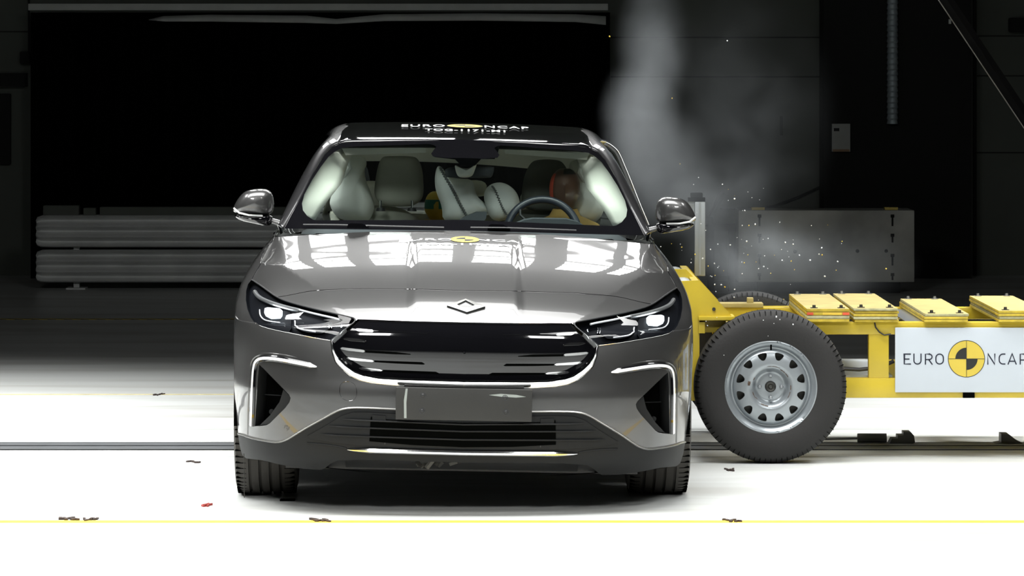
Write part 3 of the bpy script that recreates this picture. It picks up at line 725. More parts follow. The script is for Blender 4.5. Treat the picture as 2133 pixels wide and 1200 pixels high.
# roof
RZ = Pchip([1.0, 1.15, 1.35, 1.6, 1.9, 2.2, 2.6, 2.95, 3.2], [1.385, 1.4275, 1.458, 1.482, 1.498, 1.5, 1.482, 1.44, 1.39])
def roof_fn(x, q):
    x = np.asarray(x, float); q = np.asarray(q, float); y = 1.15+q*1.85+.22*x*x*(1-np.clip(q*2, 0, 1))+.15*x*x*np.clip(q-.5, 0, 1)*-2
    z = RZ(y-.22*x*x*(1-np.clip(q*2, 0, 1)))[:, 0]-.012*(x/.55)**2-5.2*np.maximum(0, np.abs(x)-.515)**2
    return np.stack([x, y, z], 1)
xs = np.concatenate([np.linspace(0, .5, 18), np.linspace(.515, .645, 12)]); qs = np.linspace(0, 1, 40)
xs = np.concatenate([-xs[::-1][:-1], xs]); nx = len(xs)
a, b = np.meshgrid(xs, qs, indexing='ij'); P = roof_fn(a.ravel(), b.ravel()); nq = len(qs)
F = [(i*nq+j, (i+1)*nq+j, (i+1)*nq+j+1, i*nq+j+1) for i in range(nx-1) for j in range(nq-1)]
roof = MB().add(P, F).build('roof', 'gloss_black', car, True, 60); body(roof)
mod = roof.modifiers.new('sheet', 'SOLIDIFY'); mod.thickness = .006; mod.offset = -1
# headliner under it
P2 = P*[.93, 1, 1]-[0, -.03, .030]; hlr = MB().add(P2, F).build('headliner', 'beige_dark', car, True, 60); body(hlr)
def on_roof(V2d, F, h, cx, y0, name, m, z=None, midx=None):
    x = V2d[:, 0]+cx; q = (y0+V2d[:, 1]-1.15)/1.85; P = roof_fn(x, q); P[:, 2] += h+(z if z is not None else 0)
    return raw(name, P, F, m, roof, False, midx=midx)
V, F_ = text_mesh('EURO', .16, .002, .44, 1.15); on_roof(centre(V), F_, .006, -.188, 1.56, 'lettering', 'white_vinyl')
V, F_ = text_mesh('NCAP', .16, .002, .44, 1.15); on_roof(centre(V), F_, .006, .188, 1.56, 'lettering', 'white_vinyl')
V, F_, M, Z = emblem_mesh(.082); on_roof(V, F_, .005, 0, 1.63, 'emblem', ['logo_yellow', 'logo_black'], z=Z*.0006, midx=M)
V, F_ = text_mesh('TOG-1171-M1', .10, .002, .56, 1.1); on_roof(centre(V), F_, .006, .0, 1.40, 'lettering', 'white_vinyl')
# side rails: A pillar, roof rail, C pillar as one pressing on each side
edge_px = [(590, 476), (606, 448), (630, 405), (652, 362), (676, 322), (693, 305), (706, 299)]
rail_px = [(580, 473, .60), (597, 435, .76), (617, 392, .92), (634, 360, 1.05), (653, 327, 1.2), (671, 302, 1.34), (687, 284, 1.5)]
eq = SW.solve(edge_px); E3 = SW.xyz(eq)*[-1, 1, 1]
A3 = [Lc(*p) for p in rail_px]
ER = Pchip(range(7), E3); AR = Pchip(range(7), np.array([tuple(p) for p in A3]))
roofedge = lambda y: roof_fn(np.array([-.56]), np.array([(y-1.15)/1.85]))[0]
def pillar(sd):
    V, F = [], []; cols = 9; ts = np.linspace(0, 6, 50); rows = 0
    def row(e, a, bul):
        mid = (e+a)/2+bul
        for c in range(cols):
            t = c/(cols-1); p = e*(1-t)**2+2*t*(1-t)*mid+a*t*t; V.append(tuple(p*[sd, 1, 1]))
        p = a+np.array([.012, 0, -.03]); V.append(tuple(p*[sd, 1, 1]))
    for t in ts: row(ER(t)[0], AR(t)[0], np.array([-.018, -.012, .02])); rows += 1
    R2 = [(1.7, .615, 1.437, .52), (1.95, .63, 1.432, .52), (2.3, .63, 1.42, .53), (2.6, .62, 1.39, .53), (2.9, .60, 1.33, .52), (3.1, .60, 1.26, .50), (3.3, .62, 1.17, .46), (3.48, .66, 1.06, .44), (3.55, .70, 1.0, .42)]
    for y, x, z, xi in R2:
        q = min(1, (y-1.15)/1.85); e = roof_fn(np.array([-xi]), np.array([q]))[0]+[0, 0, -.004]
        if y > 2.95: e = np.array([-xi, y-.05, z+.07])
        row(e, np.array([-x, y, z]), np.array([-.02, 0, .02])); rows += 1
    c1 = cols+1
    F = [(i*c1+j, (i+1)*c1+j, (i+1)*c1+j+1, i*c1+j+1) for i in range(rows-1) for j in range(cols)]
    o = MB().add(V, F).build('roof_pillar', 'pillar_paint', car, True, 50); body(o)
    mod = o.modifiers.new('sheet', 'SOLIDIFY'); mod.thickness = .006; mod.offset = 0
    # glass between the rail and the waist line
    top = [AR(t)[0]+[.008, 0, -.02] for t in ts]+[np.array([-x+.01, y, z-.02]) for y, x, z, xi in R2[:-1]]
    V, F = [], []
    for p in top:
        bx = -.80 if p[1] < 2.9 else -.80+(p[1]-2.9)*.1; b_ = np.array([bx+.01, p[1], 1.018])
        if b_[2] > p[2]: b_[2] = p[2]-.002
        for k in range(5):
            t = k/4; q = p*(1-t)+b_*t+np.array([-.02, 0, 0])*math.sin(t*PI); V.append(tuple(q*[sd, 1, 1]))
    n = len(top); F = [(i*5+j, (i+1)*5+j, (i+1)*5+j+1, i*5+j+1) for i in range(n-1) for j in range(4)]
    body(MB().add(V, F).build('side_window', 'side_glass', car))
    # B pillar
    mb = MB(); y0 = 1.86
    mb.tube([Vector((sd*.60, y0+.05, 1.40)), Vector((sd*.68, y0, 1.22)), Vector((sd*.79, y0-.06, 1.01))], .035, 10, flat=.6); body(mb.build('center_pillar', 'gloss_black', car))
    # chrome window line
    mb = MB(); mb.tube([Vector((sd*.815, y, 1.024)) for y in np.linspace(.75, 3.2, 20)], .006, 6); body(mb.build('window_trim', 'chrome', car))
pillar(1); pillar(-1)
# bowed door frame on the struck side
df = [Lc(*p) for p in ((1249, 294, 1.75), (1262, 296, 1.78), (1284, 311, 1.8), (1303, 350, 1.82), (1320, 392, 1.84), (1333, 425, 1.86), (1351, 468, 1.88))]
DFc = Pchip(range(7), np.array([tuple(p) for p in df])); PP = [Vector(p) for p in DFc(np.linspace(0, 6, 40))]
dfo = body(MB().tube([p+Vector((-.012, 0, -.004)) for p in PP], .016, 10).build('bent_door_frame', 'gloss_black', car)); dfo['label'] = 'black door frame bowed outward by the impact'
MB().tube([p+Vector((.001, -.01, 0)) for p in PP], .0035, 8).build('trim_strip', 'chrome', dfo)
dfi = [p+Vector((-.06, -.02, -.01)) for p in PP]; MB().tube(dfi, .010, 8, flat=2).build('seal', 'chrome', dfo)
# dark cowl between hood and glass, trunk deck
u_ = np.linspace(0, u_of(.75), 40); P0 = SR.xyz(np.stack([u_, np.zeros(40)], 1)); V, F = [], []
for i, p in enumerate(P0):
    V += [tuple(p-[0, .002, .004]), (p[0], p[1]+.02, p[2]-.03), (p[0]*.98, max(p[1]+.1, .36+.36*p[0]**2+.06), 1.03)]
n = 40; F = [(i*3+j, (i+1)*3+j, (i+1)*3+j+1, i*3+j+1) for i in range(n-1) for j in range(2)]
mb = MB(); mb.add(V, F); mb.add([(-v[0], v[1], v[2]) for v in V], F); cowl = body(mb.build('cowl', 'black_plastic', car))
uu = np.linspace(u_of(3.9), UEND, 50); P0 = SR.xyz(np.stack([uu, np.zeros(50)], 1)); V, F = [], []
for p in P0:
    for k in range(6): t = k/5; V.append((p[0]*(1-t*.02), p[1]*(1-t)+3.35*t if p[1] > 3.35 else p[1], p[2]+.03*math.sin(t*PI/2)))
# trunk lid as a simple domed sheet
V, F = [], []
for i in range(15):
    y = 3.1+(3.80-3.1)*i/14
    for k in range(21):
        x = -1+2*k/20; hw = .81-.10*max(0, (y-3.4)/.4)**2; V.append((x*hw, y, 1.02+.05*(1-x*x)+.012*math.sin(i/14*PI)))
F = [(i*21+k, i*21+k+1, (i+1)*21+k+1, (i+1)*21+k) for i in range(14) for k in range(20)]
body(MB().add(V, F).build('trunk_lid', 'paint', car))
# rear window
V, F = [], []
for i in range(7):
    t = i/6; y = 2.98+.52*t; z = 1.432-.36*t+.02*math.sin(t*PI)
    for k in range(13):
        x = -1+2*k/12; V.append((x*(.52+.08*t), y-.06*x*x, z-.02*x*x))
F = [(i*13+k, i*13+k+1, (i+1)*13+k+1, (i+1)*13+k) for i in range(6) for k in range(12)]
body(MB().add(V, F).build('rear_window', 'side_glass', car))
# underbody
ub = MB(); ub.box(-.70, .70, -.62, 3.7, .15, .2); ub.box(-.86, .86, .5, 2.4, .16, .24); body(ub.build('underbody', 'black_plastic', car))
mb = MB(); mb.prism([(-.74, .2), (-.60, .15), (-.58, .15), (-.58, .3), (-.74, .3)], 'x', -.46, .46); body(mb.build('under_shield', 'black_plastic', car))
# broken bracket hanging under the nose
mb = MB(); p = Lc(905, 968, -.78)
for k in range(9):
    rnd = random.uniform; q = p+Vector((rnd(-.07, .08), rnd(-.02, .02), rnd(-.006, .012)))
    rot = Matrix.Translation(q) @ Matrix.Rotation(rnd(-1, 1), 4, 'Y') @ Matrix.Rotation(rnd(-1, 1), 4, 'Z')
    mb.box(-.022, .022, -.004, .004, -.006, .006, rot=rot)
body(mb.build('broken_bracket', 'dark_steel', car))
P = [Lc(508, 945, -.45), Lc(508.5, 990, -.45), Lc(509, 1037, -.46)]
body(MB().tube(P, .0016, 6).build('hanging_wire', 'dark_steel', car))
# wheel housings
for sd in (1, -1):
    for yy in (0, 2.9):
        mb = MB(); mb.lathe([(.385, 0), (.385, -.30), (.05, -.30)], (sd*.92 if sd > 0 else -.92, yy, .352), 'x', 40) if sd > 0 else mb.lathe([(.385, 0), (.385, .30), (.05, .30)], (-.92, yy, .352), 'x', 40)
        # only the upper part
        b = MB(); keep = [f for f in mb.F if all(mb.V[i][2] > .24 for i in f)]; b.V, b.F, b.M = mb.V, keep, [0]*len(keep); body(b.build('wheel_housing', 'cloth_black', car))
# wipers and washer nozzles
for pts in ([(632, 468), (700, 468.5), (780, 470.5), (860, 472.5), (925, 474)], [(980, 474), (1050, 474.5), (1120, 477), (1200, 480)]):
    P = [Lc(x, y, .33+.36*((x-967)/490)**2) for x, y in pts]; body(MB().tube(P, .006, 8, flat=.6).build('wiper', 'black_plastic', car))
for x, y in ((745, 469), (1038, 471)):
    p = Lc(x, y, .37); body(MB().prism([(p.x-.045, p.z-.012), (p.x-.04, p.z+.004), (p.x-.03, p.z+.009), (p.x+.02, p.z+.008), (p.x+.045, p.z-.006), (p.x+.05, p.z-.012)], 'y', p.y-.03, p.y+.03).build('wiper_arm', 'gloss_black', car))

# ------------------------------------------------------------------ door mirrors
mo = [(484, 443), (486, 432), (491, 421), (499, 409), (508, 400), (521, 395), (540, 393), (556, 394), (566, 401), (570, 413), (571, 428), (569, 440), (564, 447), (545, 449), (515, 446)]
def door_mirror(sd):
    m = body(empty('door_mirror')); m.parent = car; m.matrix_local = MROLL
    pts = [Lc(x, y, .60) for x, y in mo]; O = [(sd*abs(p.x), p.z) for p in pts]
    pillow('mirror_housing', O, .52, .70, 'paint', m, .28, 7)
    lo = [Lc(x, y, .60) for x, y in ((486, 446), (492, 455), (505, 461), (530, 466), (562, 473), (568, 462), (568, 446), (530, 445))]
    pillow('mirror_base', [(sd*abs(p.x), p.z) for p in lo], .54, .69, 'gloss_black', m, .25, 5)
    a = [Lc(x, y, .60) for x, y in ((489, 432), (500, 442), (520, 447), (548, 448.5))]
    MB().tube([Vector((sd*abs(p.x), .515+.01*i, p.z)) for i, p in enumerate(a)][::1], .004, 8).build('indicator', 'light_guide', m)
    q = [Lc(x, y, .60) for x, y in ((548, 458), (566, 460), (590, 468))]
    MB().tube([Vector((sd*abs(p.x), .62, p.z)) for p in q], [.02, .02, .026], 10, flat=.55).build('mirror_arm', 'paint', m)
    V = [Vector((sd*abs(p.x), .702, p.z)) for p in pts]; c = sum(V, Vector())/len(V); MB().add([c+(v-c)*.9 for v in V], [tuple(range(len(V)))]).build('mirror_glass', 'chrome', m, False)
    return m
dm = [door_mirror(-1), door_mirror(1)]

# ------------------------------------------------------------------ car wheels
def car_wheel(x, y, sd):
    wroot = empty('wheel'); wroot.parent = car; wroot.location = (x, y, 0); R_ = .352
    prof = [(.235, -.105), (.27, -.122), (.315, -.125), (.338, -.117), (.348, -.098)]
    for g in (-.062, -.021, .021, .062):
        prof += [(R_-.0005*abs(g)/.02, g-.006), (R_-.010, g-.0055), (R_-.010, g+.0055), (R_-.0005*abs(g)/.02, g+.006)]
    prof += [(.348, .098), (.338, .117), (.315, .125), (.27, .122), (.235, .105)]
    mb = MB().lathe(prof, (0, 0, R_), 'x', 96)
    for k in range(72):
        a = 2*PI*k/72; rot = Matrix.Translation((0, 0, R_)) @ Matrix.Rotation(a, 4, 'X')
        for s in (-1, 1): mb.box(min(s*.078, s*.119), max(s*.078, s*.119), -.0014, .0014, R_-.012, R_-.0022, 1, rot=rot)
    mb.build('tyre', ['tread', 'cloth_black'], wroot, True, 30)
    rp = MB(); f = sd
    rp.lathe([(.237, f*.10), (.243, f*.108), (.235, f*.112), (.222, f*.10), (.215, f*.03), (.21, -f*.09)], (0, 0, R_), 'x', 64)
    for k in range(10):
        a = 2*PI*k/10+.1*(k % 2); rot = Matrix.Translation((0, 0, R_)) @ Matrix.Rotation(a, 4, 'X'); rp.box(min(f*.07, f*.10), max(f*.07, f*.10), -.014, .014, .03, .232, rot=rot)
    rp.lathe([(0, f*.105), (.05, f*.10), (.065, f*.08), (.065, f*.03)], (0, 0, R_), 'x', 32)
    rp.build('rim', 'satin_silver', wroot)
    MB().lathe([(0, f*.03), (.16, f*.03), (.16, f*.01), (0, f*.01)], (0, 0, R_), 'x', 40).build('brake_disc', 'dark_steel', wroot)
    return wroot
for x, y, s in ((-.802, 0, -1), (.802, 0, 1), (-.80, 2.9, -1), (.80, 2.9, 1)): car_wheel(x, y, s)
# ================================================================== CABIN
def Pc(pts, y): return [(Lc(a, b, y).x, Lc(a, b, y).z) for a, b in pts]
# dashboard
V, F = [], []
prof = [(.62, .80), (.62, 1.0), (.50, 1.035), (.62, 1.055), (.80, 1.062), (.95, 1.045), (1.02, 1.0), (1.04, .85), (1.0, .6)]
for i in range(21):
    x = -1+2*i/20
    for y, z in prof: V.append((x*.70, y+.10*x*x, z-.0*x*x-(.03 if abs(x) > .96 else 0)))
n = len(prof); F = [(i*n+j, (i+1)*n+j, (i+1)*n+j+1, i*n+j+1) for i in range(20) for j in range(n-1)]
dash = body(MB().add(V, F).build('dashboard', 'dash', car, True, 50))
# instrument hood in front of the wheel
V = Pc([(1062, 470), (1092, 458), (1110, 455), (1180, 456), (1204, 462), (1222, 474)], .9); MB().prism(V, 'y', .86, 1.0).build('instrument_cover', 'dash', dash)
MB().prism(Pc([(952, 462), (965, 452), (992, 441), (1014, 441), (1012, 455), (1000, 466)], 1.1), 'y', 1.04, 1.12).build('centre_screen', 'dash', dash)
# steering wheel
sw = body(empty('steering_wheel')); sw.parent = car; sw.matrix_local = MROLL
c = Lc(1130, 487, 1.15); Rw = .158
rot = Matrix.Translation(c) @ Matrix.Rotation(math.radians(-20), 4, 'X')
MB().tube([rot @ Vector((Rw*math.cos(2*PI*k/48), 0, Rw*math.sin(2*PI*k/48))) for k in range(48)], .0175, 12, closed=True).build('rim', 'wheel_blue', sw)
mb = MB(); mb.box(-.055, .055, -.03, .03, -.05, .05, rot=rot, bev=.012)
for a in (0, PI, -PI/2): mb.tube([rot @ Vector((.04*math.cos(a), 0, .04*math.sin(a))), rot @ Vector((Rw*math.cos(a), 0, Rw*math.sin(a)))], .014, 8, flat=.5)
mb.build('hub', 'wheel_blue', sw)
MB().tube([rot @ Vector((-.05, -.02, .03)), rot @ Vector((-.10, -.03, .075)), rot @ Vector((-.10, -.03, .1))], .006, 8).build('stalk', 'black_plastic', sw)
col = [rot @ Vector((0, -.03, 0)), rot @ Vector((0, -.22, -.05))]; MB().tube(col, .04, 12).build('column', 'black_plastic', sw)
# seats
def seat(x, m1, name='front_seat', head=True):
    s = body(empty(name)); s.parent = car; s.matrix_local = MROLL
    back = [(x-.235, .62), (x-.25, .9), (x-.225, 1.03), (x-.15, 1.095), (x-.08, 1.118), (x+.08, 1.118), (x+.15, 1.095), (x+.225, 1.03), (x+.25, .9), (x+.235, .62)]
    pillow('seat_back', back, 1.62, 1.80, m1, s, .25, 6, shear=.25)
    pillow('seat_cushion', [(x-.25, .42), (x-.26, .56), (x+.26, .56), (x+.25, .42)], 1.15, 1.72, m1, s, .15, 6)
    return s
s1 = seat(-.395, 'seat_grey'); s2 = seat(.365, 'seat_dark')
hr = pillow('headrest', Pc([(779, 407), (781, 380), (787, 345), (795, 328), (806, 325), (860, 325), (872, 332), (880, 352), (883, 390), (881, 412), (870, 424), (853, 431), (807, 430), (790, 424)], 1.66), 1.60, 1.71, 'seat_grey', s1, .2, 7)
for px in (793, 858):
    a, b = Lc(px, 418, 1.585), Lc(px, 437, 1.585); MB().tube([a, b], .006, 8).build('headrest_post', 'chrome', s1); MB().lathe([(0, .01), (.018, .008), (.022, -.006)], (b.x, 1.585, b.z), 'z', 16).build('post_guide', 'black_plastic', s1)
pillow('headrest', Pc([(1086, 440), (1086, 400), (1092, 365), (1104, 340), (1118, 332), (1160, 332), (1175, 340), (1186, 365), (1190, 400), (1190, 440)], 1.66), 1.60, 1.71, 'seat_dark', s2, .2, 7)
rs = body(empty('rear_seat')); rs.parent = car; rs.matrix_local = MROLL
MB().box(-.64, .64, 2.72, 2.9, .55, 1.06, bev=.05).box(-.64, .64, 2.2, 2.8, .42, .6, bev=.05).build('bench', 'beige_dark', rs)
for x in (-.42, .40): pillow('headrest', [(x-.12, 1.04), (x-.12, 1.2), (x+.12, 1.2), (x+.12, 1.04)], 2.72, 2.84, 'beige', rs, .2, 5)
pillow('headrest', Pc([(957, 375), (1014, 375), (1014, 406), (1000, 410), (957, 408)], 2.78), 2.72, 2.82, 'beige', rs, .2, 5)
body(MB().box(-.62, .62, 2.9, 3.35, 1.03, 1.045).build('parcel_shelf', 'dash', car))
# inner trims
for sd in (-1, 1):
    P = lambda t, k: ER(t)[0]
    inn = [(629, 432), (632, 406), (650, 372), (668, 346), (684, 325), (702, 311)]; out = [(652, 462), (680, 420), (698, 398), (710, 382), (722, 345), (735, 316)]
    qa = SW.solve(inn); A = SW.xyz(qa)+[.0, .03, -.0]; ya = np.linspace(.85, 1.36, 6); B = np.array([tuple(Lc(a, b, y)) for (a, b), y in zip(out, ya)]); B[:, 0] = -B[:, 0]
    Pa, Pb = Pchip(range(6), A+[.03, 0, -.015]), Pchip(range(6), B); V, F = [], []
    for t in np.linspace(0, 5, 24):
        for k in range(7):
            f = k/6; p = Pa(t)[0]*(1-f)+Pb(t)[0]*f+np.array([.02, -.03, 0])*math.sin(f*PI); V.append((sd*p[0], p[1], p[2]))
    F = [(i*7+j, (i+1)*7+j, (i+1)*7+j+1, i*7+j+1) for i in range(23) for j in range(6)]
    o = body(MB().add(V, F).build('pillar_trim', 'beige', car)); o.modifiers.new('s', 'SOLIDIFY').thickness = .006
    # grab handle of the airbag cover
    pts = [(710, 318), (722, 333), (726, 350), (716, 366), (706, 372)]
    hp = [Lc(a, b, 1.5) for a, b in pts]; MB().tube([Vector((sd*abs(p.x), p.y, p.z)) for p in hp], [.008, .016, .018, .012, .007], 10, flat=1).build('grab_handle', 'bag', car).matrix_local = MROLL
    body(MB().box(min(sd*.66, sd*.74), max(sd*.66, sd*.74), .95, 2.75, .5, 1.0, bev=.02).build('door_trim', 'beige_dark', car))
# header over the rear window and the quarter panels
V = [Vector((x*.56, 3.02-.05*x*x, 1.41-.03*x*x)) for x in np.linspace(-1, 1, 15)]+[Vector((x*.56, 3.06-.05*x*x, 1.285-.02*x*x-.02*x)) for x in np.linspace(-1, 1, 15)]
body(MB().add(V, [(i, i+1, 16+i, 15+i) for i in range(14)]).build('rear_header', 'beige', car))
for sd in (-1, 1):
    V, F = [], []
    for i, (y, xt, zt, xb, zb) in enumerate(((2.75, .60, 1.37, .70, 1.02), (2.95, .585, 1.33, .69, 1.03), (3.15, .58, 1.25, .67, 1.04), (3.32, .60, 1.14, .65, 1.05))):
        for k in range(5): t = k/4; V.append((sd*(xt*(1-t)+xb*t-.03), y, zt*(1-t)+zb*t))
    F = [(i*5+j, (i+1)*5+j, (i+1)*5+j+1, i*5+j+1) for i in range(3) for j in range(4)]; body(MB().add(V, F).build('quarter_trim', 'beige', car))
# curtain airbags
cb = [(690, 410), (688, 424), (700, 447), (722, 459), (760, 461), (775, 455), (783, 430), (776, 405), (763, 375), (760, 352), (766, 340), (760, 322), (716, 320), (706, 340), (700, 380)]
for sd in (-1, 1):
    P = Pc(cb, 1.9)
    if sd > 0: P = [(-x+.035, z) for x, z in P]
    o = body(pillow('curtain_airbag', P, 1.5, 2.0, 'bag_bright', car, .22, 8))
# centre airbags between the seats
ca = body(empty('centre_airbag')); ca.parent = car; ca.matrix_local = MROLL
pillow('bag', Pc([(908, 352), (914, 344), (924, 352), (930, 368), (955, 372), (985, 373), (990, 400), (996, 412), (1012, 425), (1022, 440), (1010, 448), (985, 462), (922, 464), (921, 430), (908, 400), (905, 375)], 1.5), 1.38, 1.6, 'bag', ca, .3, 8)
P = [Lc(a, b, 1.375) for a, b in ((917, 350), (925, 366), (937, 386), (946, 402), (956, 422), (966, 440), (974, 456))]
pp = []
Pk = Pchip(range(7), np.array([tuple(p) for p in P]))
for i, t in enumerate(np.linspace(0, 6, 46)): p = Pk(t)[0]; pp.append(Vector((p[0]+(.004 if i % 2 else -.002), 1.378-.02*math.sin(t/6*PI)+.012, p[2])))
MB().tube(pp, .0055, 6).build('seam', 'seam', ca)
cb2 = body(empty('centre_airbag')); cb2.parent = car; cb2.matrix_local = MROLL
pillow('bag', Pc([(1007, 412), (1010, 396), (1021, 384), (1040, 379), (1058, 384), (1075, 398), (1083, 418), (1086, 445), (1060, 458), (1030, 462), (1016, 446)], 1.45), 1.36, 1.56, 'bag', cb2, .3, 8)
P = [(1025, 388), (1031, 396), (1040, 418), (1048, 436), (1058, 452)]; Pk = Pchip(range(5), np.array([tuple(Lc(a, b, 1.36)) for a, b in P])); pp = []
for i, t in enumerate(np.linspace(0, 4, 34)): p = Pk(t)[0]; pp.append(Vector((p[0]+(.004 if i % 2 else -.003), 1.362, p[2])))
MB().tube(pp, .0045, 6).build('seam', 'seam', cb2)
# camera housing, mirror, visors
ch = body(empty('camera_cover')); ch.parent = car; ch.matrix_local = MROLL
MB().prism(Pc([(893, 298), (1040, 300), (1040, 306), (1036, 322), (1030, 331), (1002, 331), (990, 344), (975, 347), (960, 344), (948, 332), (905, 327), (898, 320), (908, 306)], 1.2), 'y', 1.17, 1.23).build('cover', 'gloss_black', ch)
MB().prism(Pc([(925, 322), (961, 312), (963, 317), (930, 324)], 1.16), 'y', 1.158, 1.17).build('paper_tag', 'paper', ch)
pillow('mirror_foot', Pc([(946, 342), (955, 348), (970, 351), (984, 348), (994, 340), (990, 352), (985, 366), (975, 370), (958, 370), (951, 364)], 1.22), 1.17, 1.28, 'beige', ch, .2, 5)
pillow('rear_view_mirror', Pc([(927, 346), (1028, 346), (1030, 350), (1026, 368), (1018, 371), (935, 371), (927, 366)], 1.26), 1.25, 1.29, 'dash', ch, .2, 4)
for a in (((712, 309), (885, 304), (888, 318), (720, 323)), ((1050, 306), (1228, 318), (1222, 333), (1052, 320))):
    body(MB().prism(Pc(a, 1.25), 'y', 1.24, 1.262).build('sun_visor', 'beige_dark', car))

# ------------------------------------------------------------------ crash test dummies
def dummy(name, headpx, y, mh, label, tilt, skin, shirt, bands):
    d = empty(name, label=label, cat='crash test dummy', group='crash test dummies in the car')
    Mw = MCAR @ MROLL; hd = np.array([tuple(Mw @ Lc(a, b, y)) for a, b in headpx]); x0, x1 = hd[:, 0].min(), hd[:, 0].max(); z0, z1 = hd[:, 2].min(), hd[:, 2].max()
    cx, yy = (x0+x1)/2, hd[:, 1].mean(); hw, hh = (x1-x0)/2, (z1-z0)/2; zc_ = (z0+z1)/2
    base = Vector((cx+tilt, yy+.05, .58)); d.location = base
    rows = []  # z, cx, cy, rx, ry
    bz = base.z
    for z, rx, ry in ((bz, .17, .12), (bz+.06, .18, .13), (bz+.2, .16, .115), (bz+.34, .19, .12), (z0-.11, .205, .115), (z0-.055, .15, .09), (z0-.02, .07, .065), (z0+.01, .055, .06)):
        t = (z-bz)/(z0-bz); rows.append((z, base.x*(1-t)+cx*t, yy+.05-.03*t, rx, ry, 1))
    for k in range(1, 13):
        a = -PI/2+PI*k/13; zz = zc_+hh*math.sin(a)*1.0; r = math.cos(a)**.8
        rows.append((zz, cx, yy+.01, hw*r*(.9 if k < 5 else 1), hw*1.2*r, 0))
    V, F, M = [], [], []; n = 28
    for z, x, y_, rx, ry, m_ in rows:
        for k in range(n):
            a = 2*PI*k/n; fx, fy = math.cos(a), math.sin(a); nose = 0
            if m_ == 0 and abs(z-(zc_-.1*hh)) < hh*.3 and -PI*.56 < (a-2*PI if a > PI else a) < -PI*.44: nose = .016
            V.append((x+rx*fx-base.x, y_+ry*fy-nose-base.y, z-bz))
    for i in range(len(rows)-1):
        for k in range(n): F.append((i*n+k, i*n+(k+1) % n, (i+1)*n+(k+1) % n, (i+1)*n+k)); M.append(rows[i][5])
    F += [tuple(range(n)), tuple(range((len(rows)-1)*n, len(rows)*n))]; M += [1, 0]
    b = MB(); b.V, b.F, b.M = V, F, M
    for s in (-1, 1):  # arms and legs
        b.tube([Vector((s*.19, -.03, z0-.10-bz)), Vector((s*.24, -.12, .2)), Vector((s*.22, -.34, .22)), Vector((s*.15, -.46, .27))], [.055, .045, .04, .03], 12, mi=1)
        b.tube([Vector((s*.09, 0, .03)), Vector((s*.14, -.3, .06)), Vector((s*.14, -.44, .02)), Vector((s*.13, -.55, -.28))], [.085, .08, .06, .045], 12, mi=1)
    b.build('body', [skin, shirt], d, True, 60)
    for a0, a1, m_, zz in bands:
        b = MB(); V = []; F = []; k_ = 20
        for zi in range(9):
            t = zi/8; z = zz[0]+(zz[1]-zz[0])*t; q = max(0, 1-((z)*1.0)**2)**.4
            for k in range(k_+1):
                a = a0+(a1-a0)*k/k_; V.append((cx+hw*1.03*q*math.cos(a)-base.x, yy+.01+hw*1.22*q*math.sin(a)-base.y, zc_+hh*z-bz))
        F = [(i*(k_+1)+j, i*(k_+1)+j+1, (i+1)*(k_+1)+j+1, (i+1)*(k_+1)+j) for i in range(8) for j in range(k_)]
        MB().add(V, F).build('marking', m_, d)
    return d
dummy('crash_test_dummy', [(1145, 350), (1209, 350), (1145, 440), (1209, 440)], 1.46, 0, 'brown headed crash test dummy at the steering wheel, its head against the side airbag', -.03, 'dummy_brown', 'dummy_shirt',
      [(PI*1.02, PI*1.22, 'dummy_red', (-.75, .75)), (PI*1.45, PI*1.85, 'dummy_black', (.72, .96))])
dummy('crash_test_dummy', [(884, 398), (934, 398), (884, 462), (934, 462)], 2.15, 0, 'yellow headed crash test dummy half hidden between the seat and the pale airbag', .0, 'dummy_yellow', 'dummy_yellow',
      [(PI*1.1, PI*1.9, 'dummy_green', (-.15, .45))])
# ================================================================== IMPACT TROLLEY
tr = empty('impact_trolley', (1.15, 1.3, 0), 0, 'yellow wheeled impact trolley with a white lettered board, driven into the side of the car', 'trolley')
def trp(o): o.location = -tr.location; return o   # parts are modelled in hall coordinates
YN, YF = 1.50, 2.62
def T_(mb, name, m, label=None):
    o = mb.build(name, m, tr); trp(o)
    if label: o['label'] = label
    return o
def wx(px, y): return (px-CX)*(DCAM+y)/FPX
def wz(py, y): return HCAM-(py-YH)*(DCAM+y)/FPX
XL, XRR = 1.02, 4.75
# long beams
for y, nm in ((YN, 'near'), (YF, 'far')):
    zt0, zt1 = wz(697, YN), wz(671, YN); zb0, zb1 = wz(829, YN), wz(788, YN)
    T_(MB().box(XL-.12, XRR, y, y+.07, zt0, zt1, bev=.004), 'upper_beam', 'yellow'); T_(MB().box(1.2, XRR, y, y+.07, zb0, zb1, bev=.004), 'lower_beam', 'yellow')
for x in (wx(1806, 1.6), 2.5, 3.4, 4.3):
    for y in ((YN, YF) if x > 2.2 else (YN,)): T_(MB().box(x, x+.09, y+.005, y+.065, wz(789, YN), wz(696, YN), bev=.003), 'upright', 'yellow')
    T_(MB().box(x+.01, x+.08, YN+.07, YF, wz(697, YN)+.004, wz(675, YN), bev=.003), 'cross_beam', 'yellow')
T_(MB().box(1.45, wx(1862, YN), YN+.07, YF, .355, .368), 'floor_plate', 'board_white')
T_(MB().box(wx(1800, 2.0), wx(1826, 2.0), 1.75, 1.78, wz(789, 1.8), wz(697, 1.8)), 'inner_panel', 'board_white')
T_(MB().box(2.0, 2.6, 1.65, 2.4, .37, .56, bev=.01), 'control_box', 'dark_steel')
P = [Vector((wx(a, 1.56), 1.56, wz(b, 1.56))) for a, b in ((1755, 768), (1790, 770), (1820, 767), (1845, 760), (1862, 752))]
T_(MB().tube(P, .009, 8), 'hose', 'black_plastic')
for (a, b, c_) in ((1757, 676, 693), (1769, 671, 686)): pass
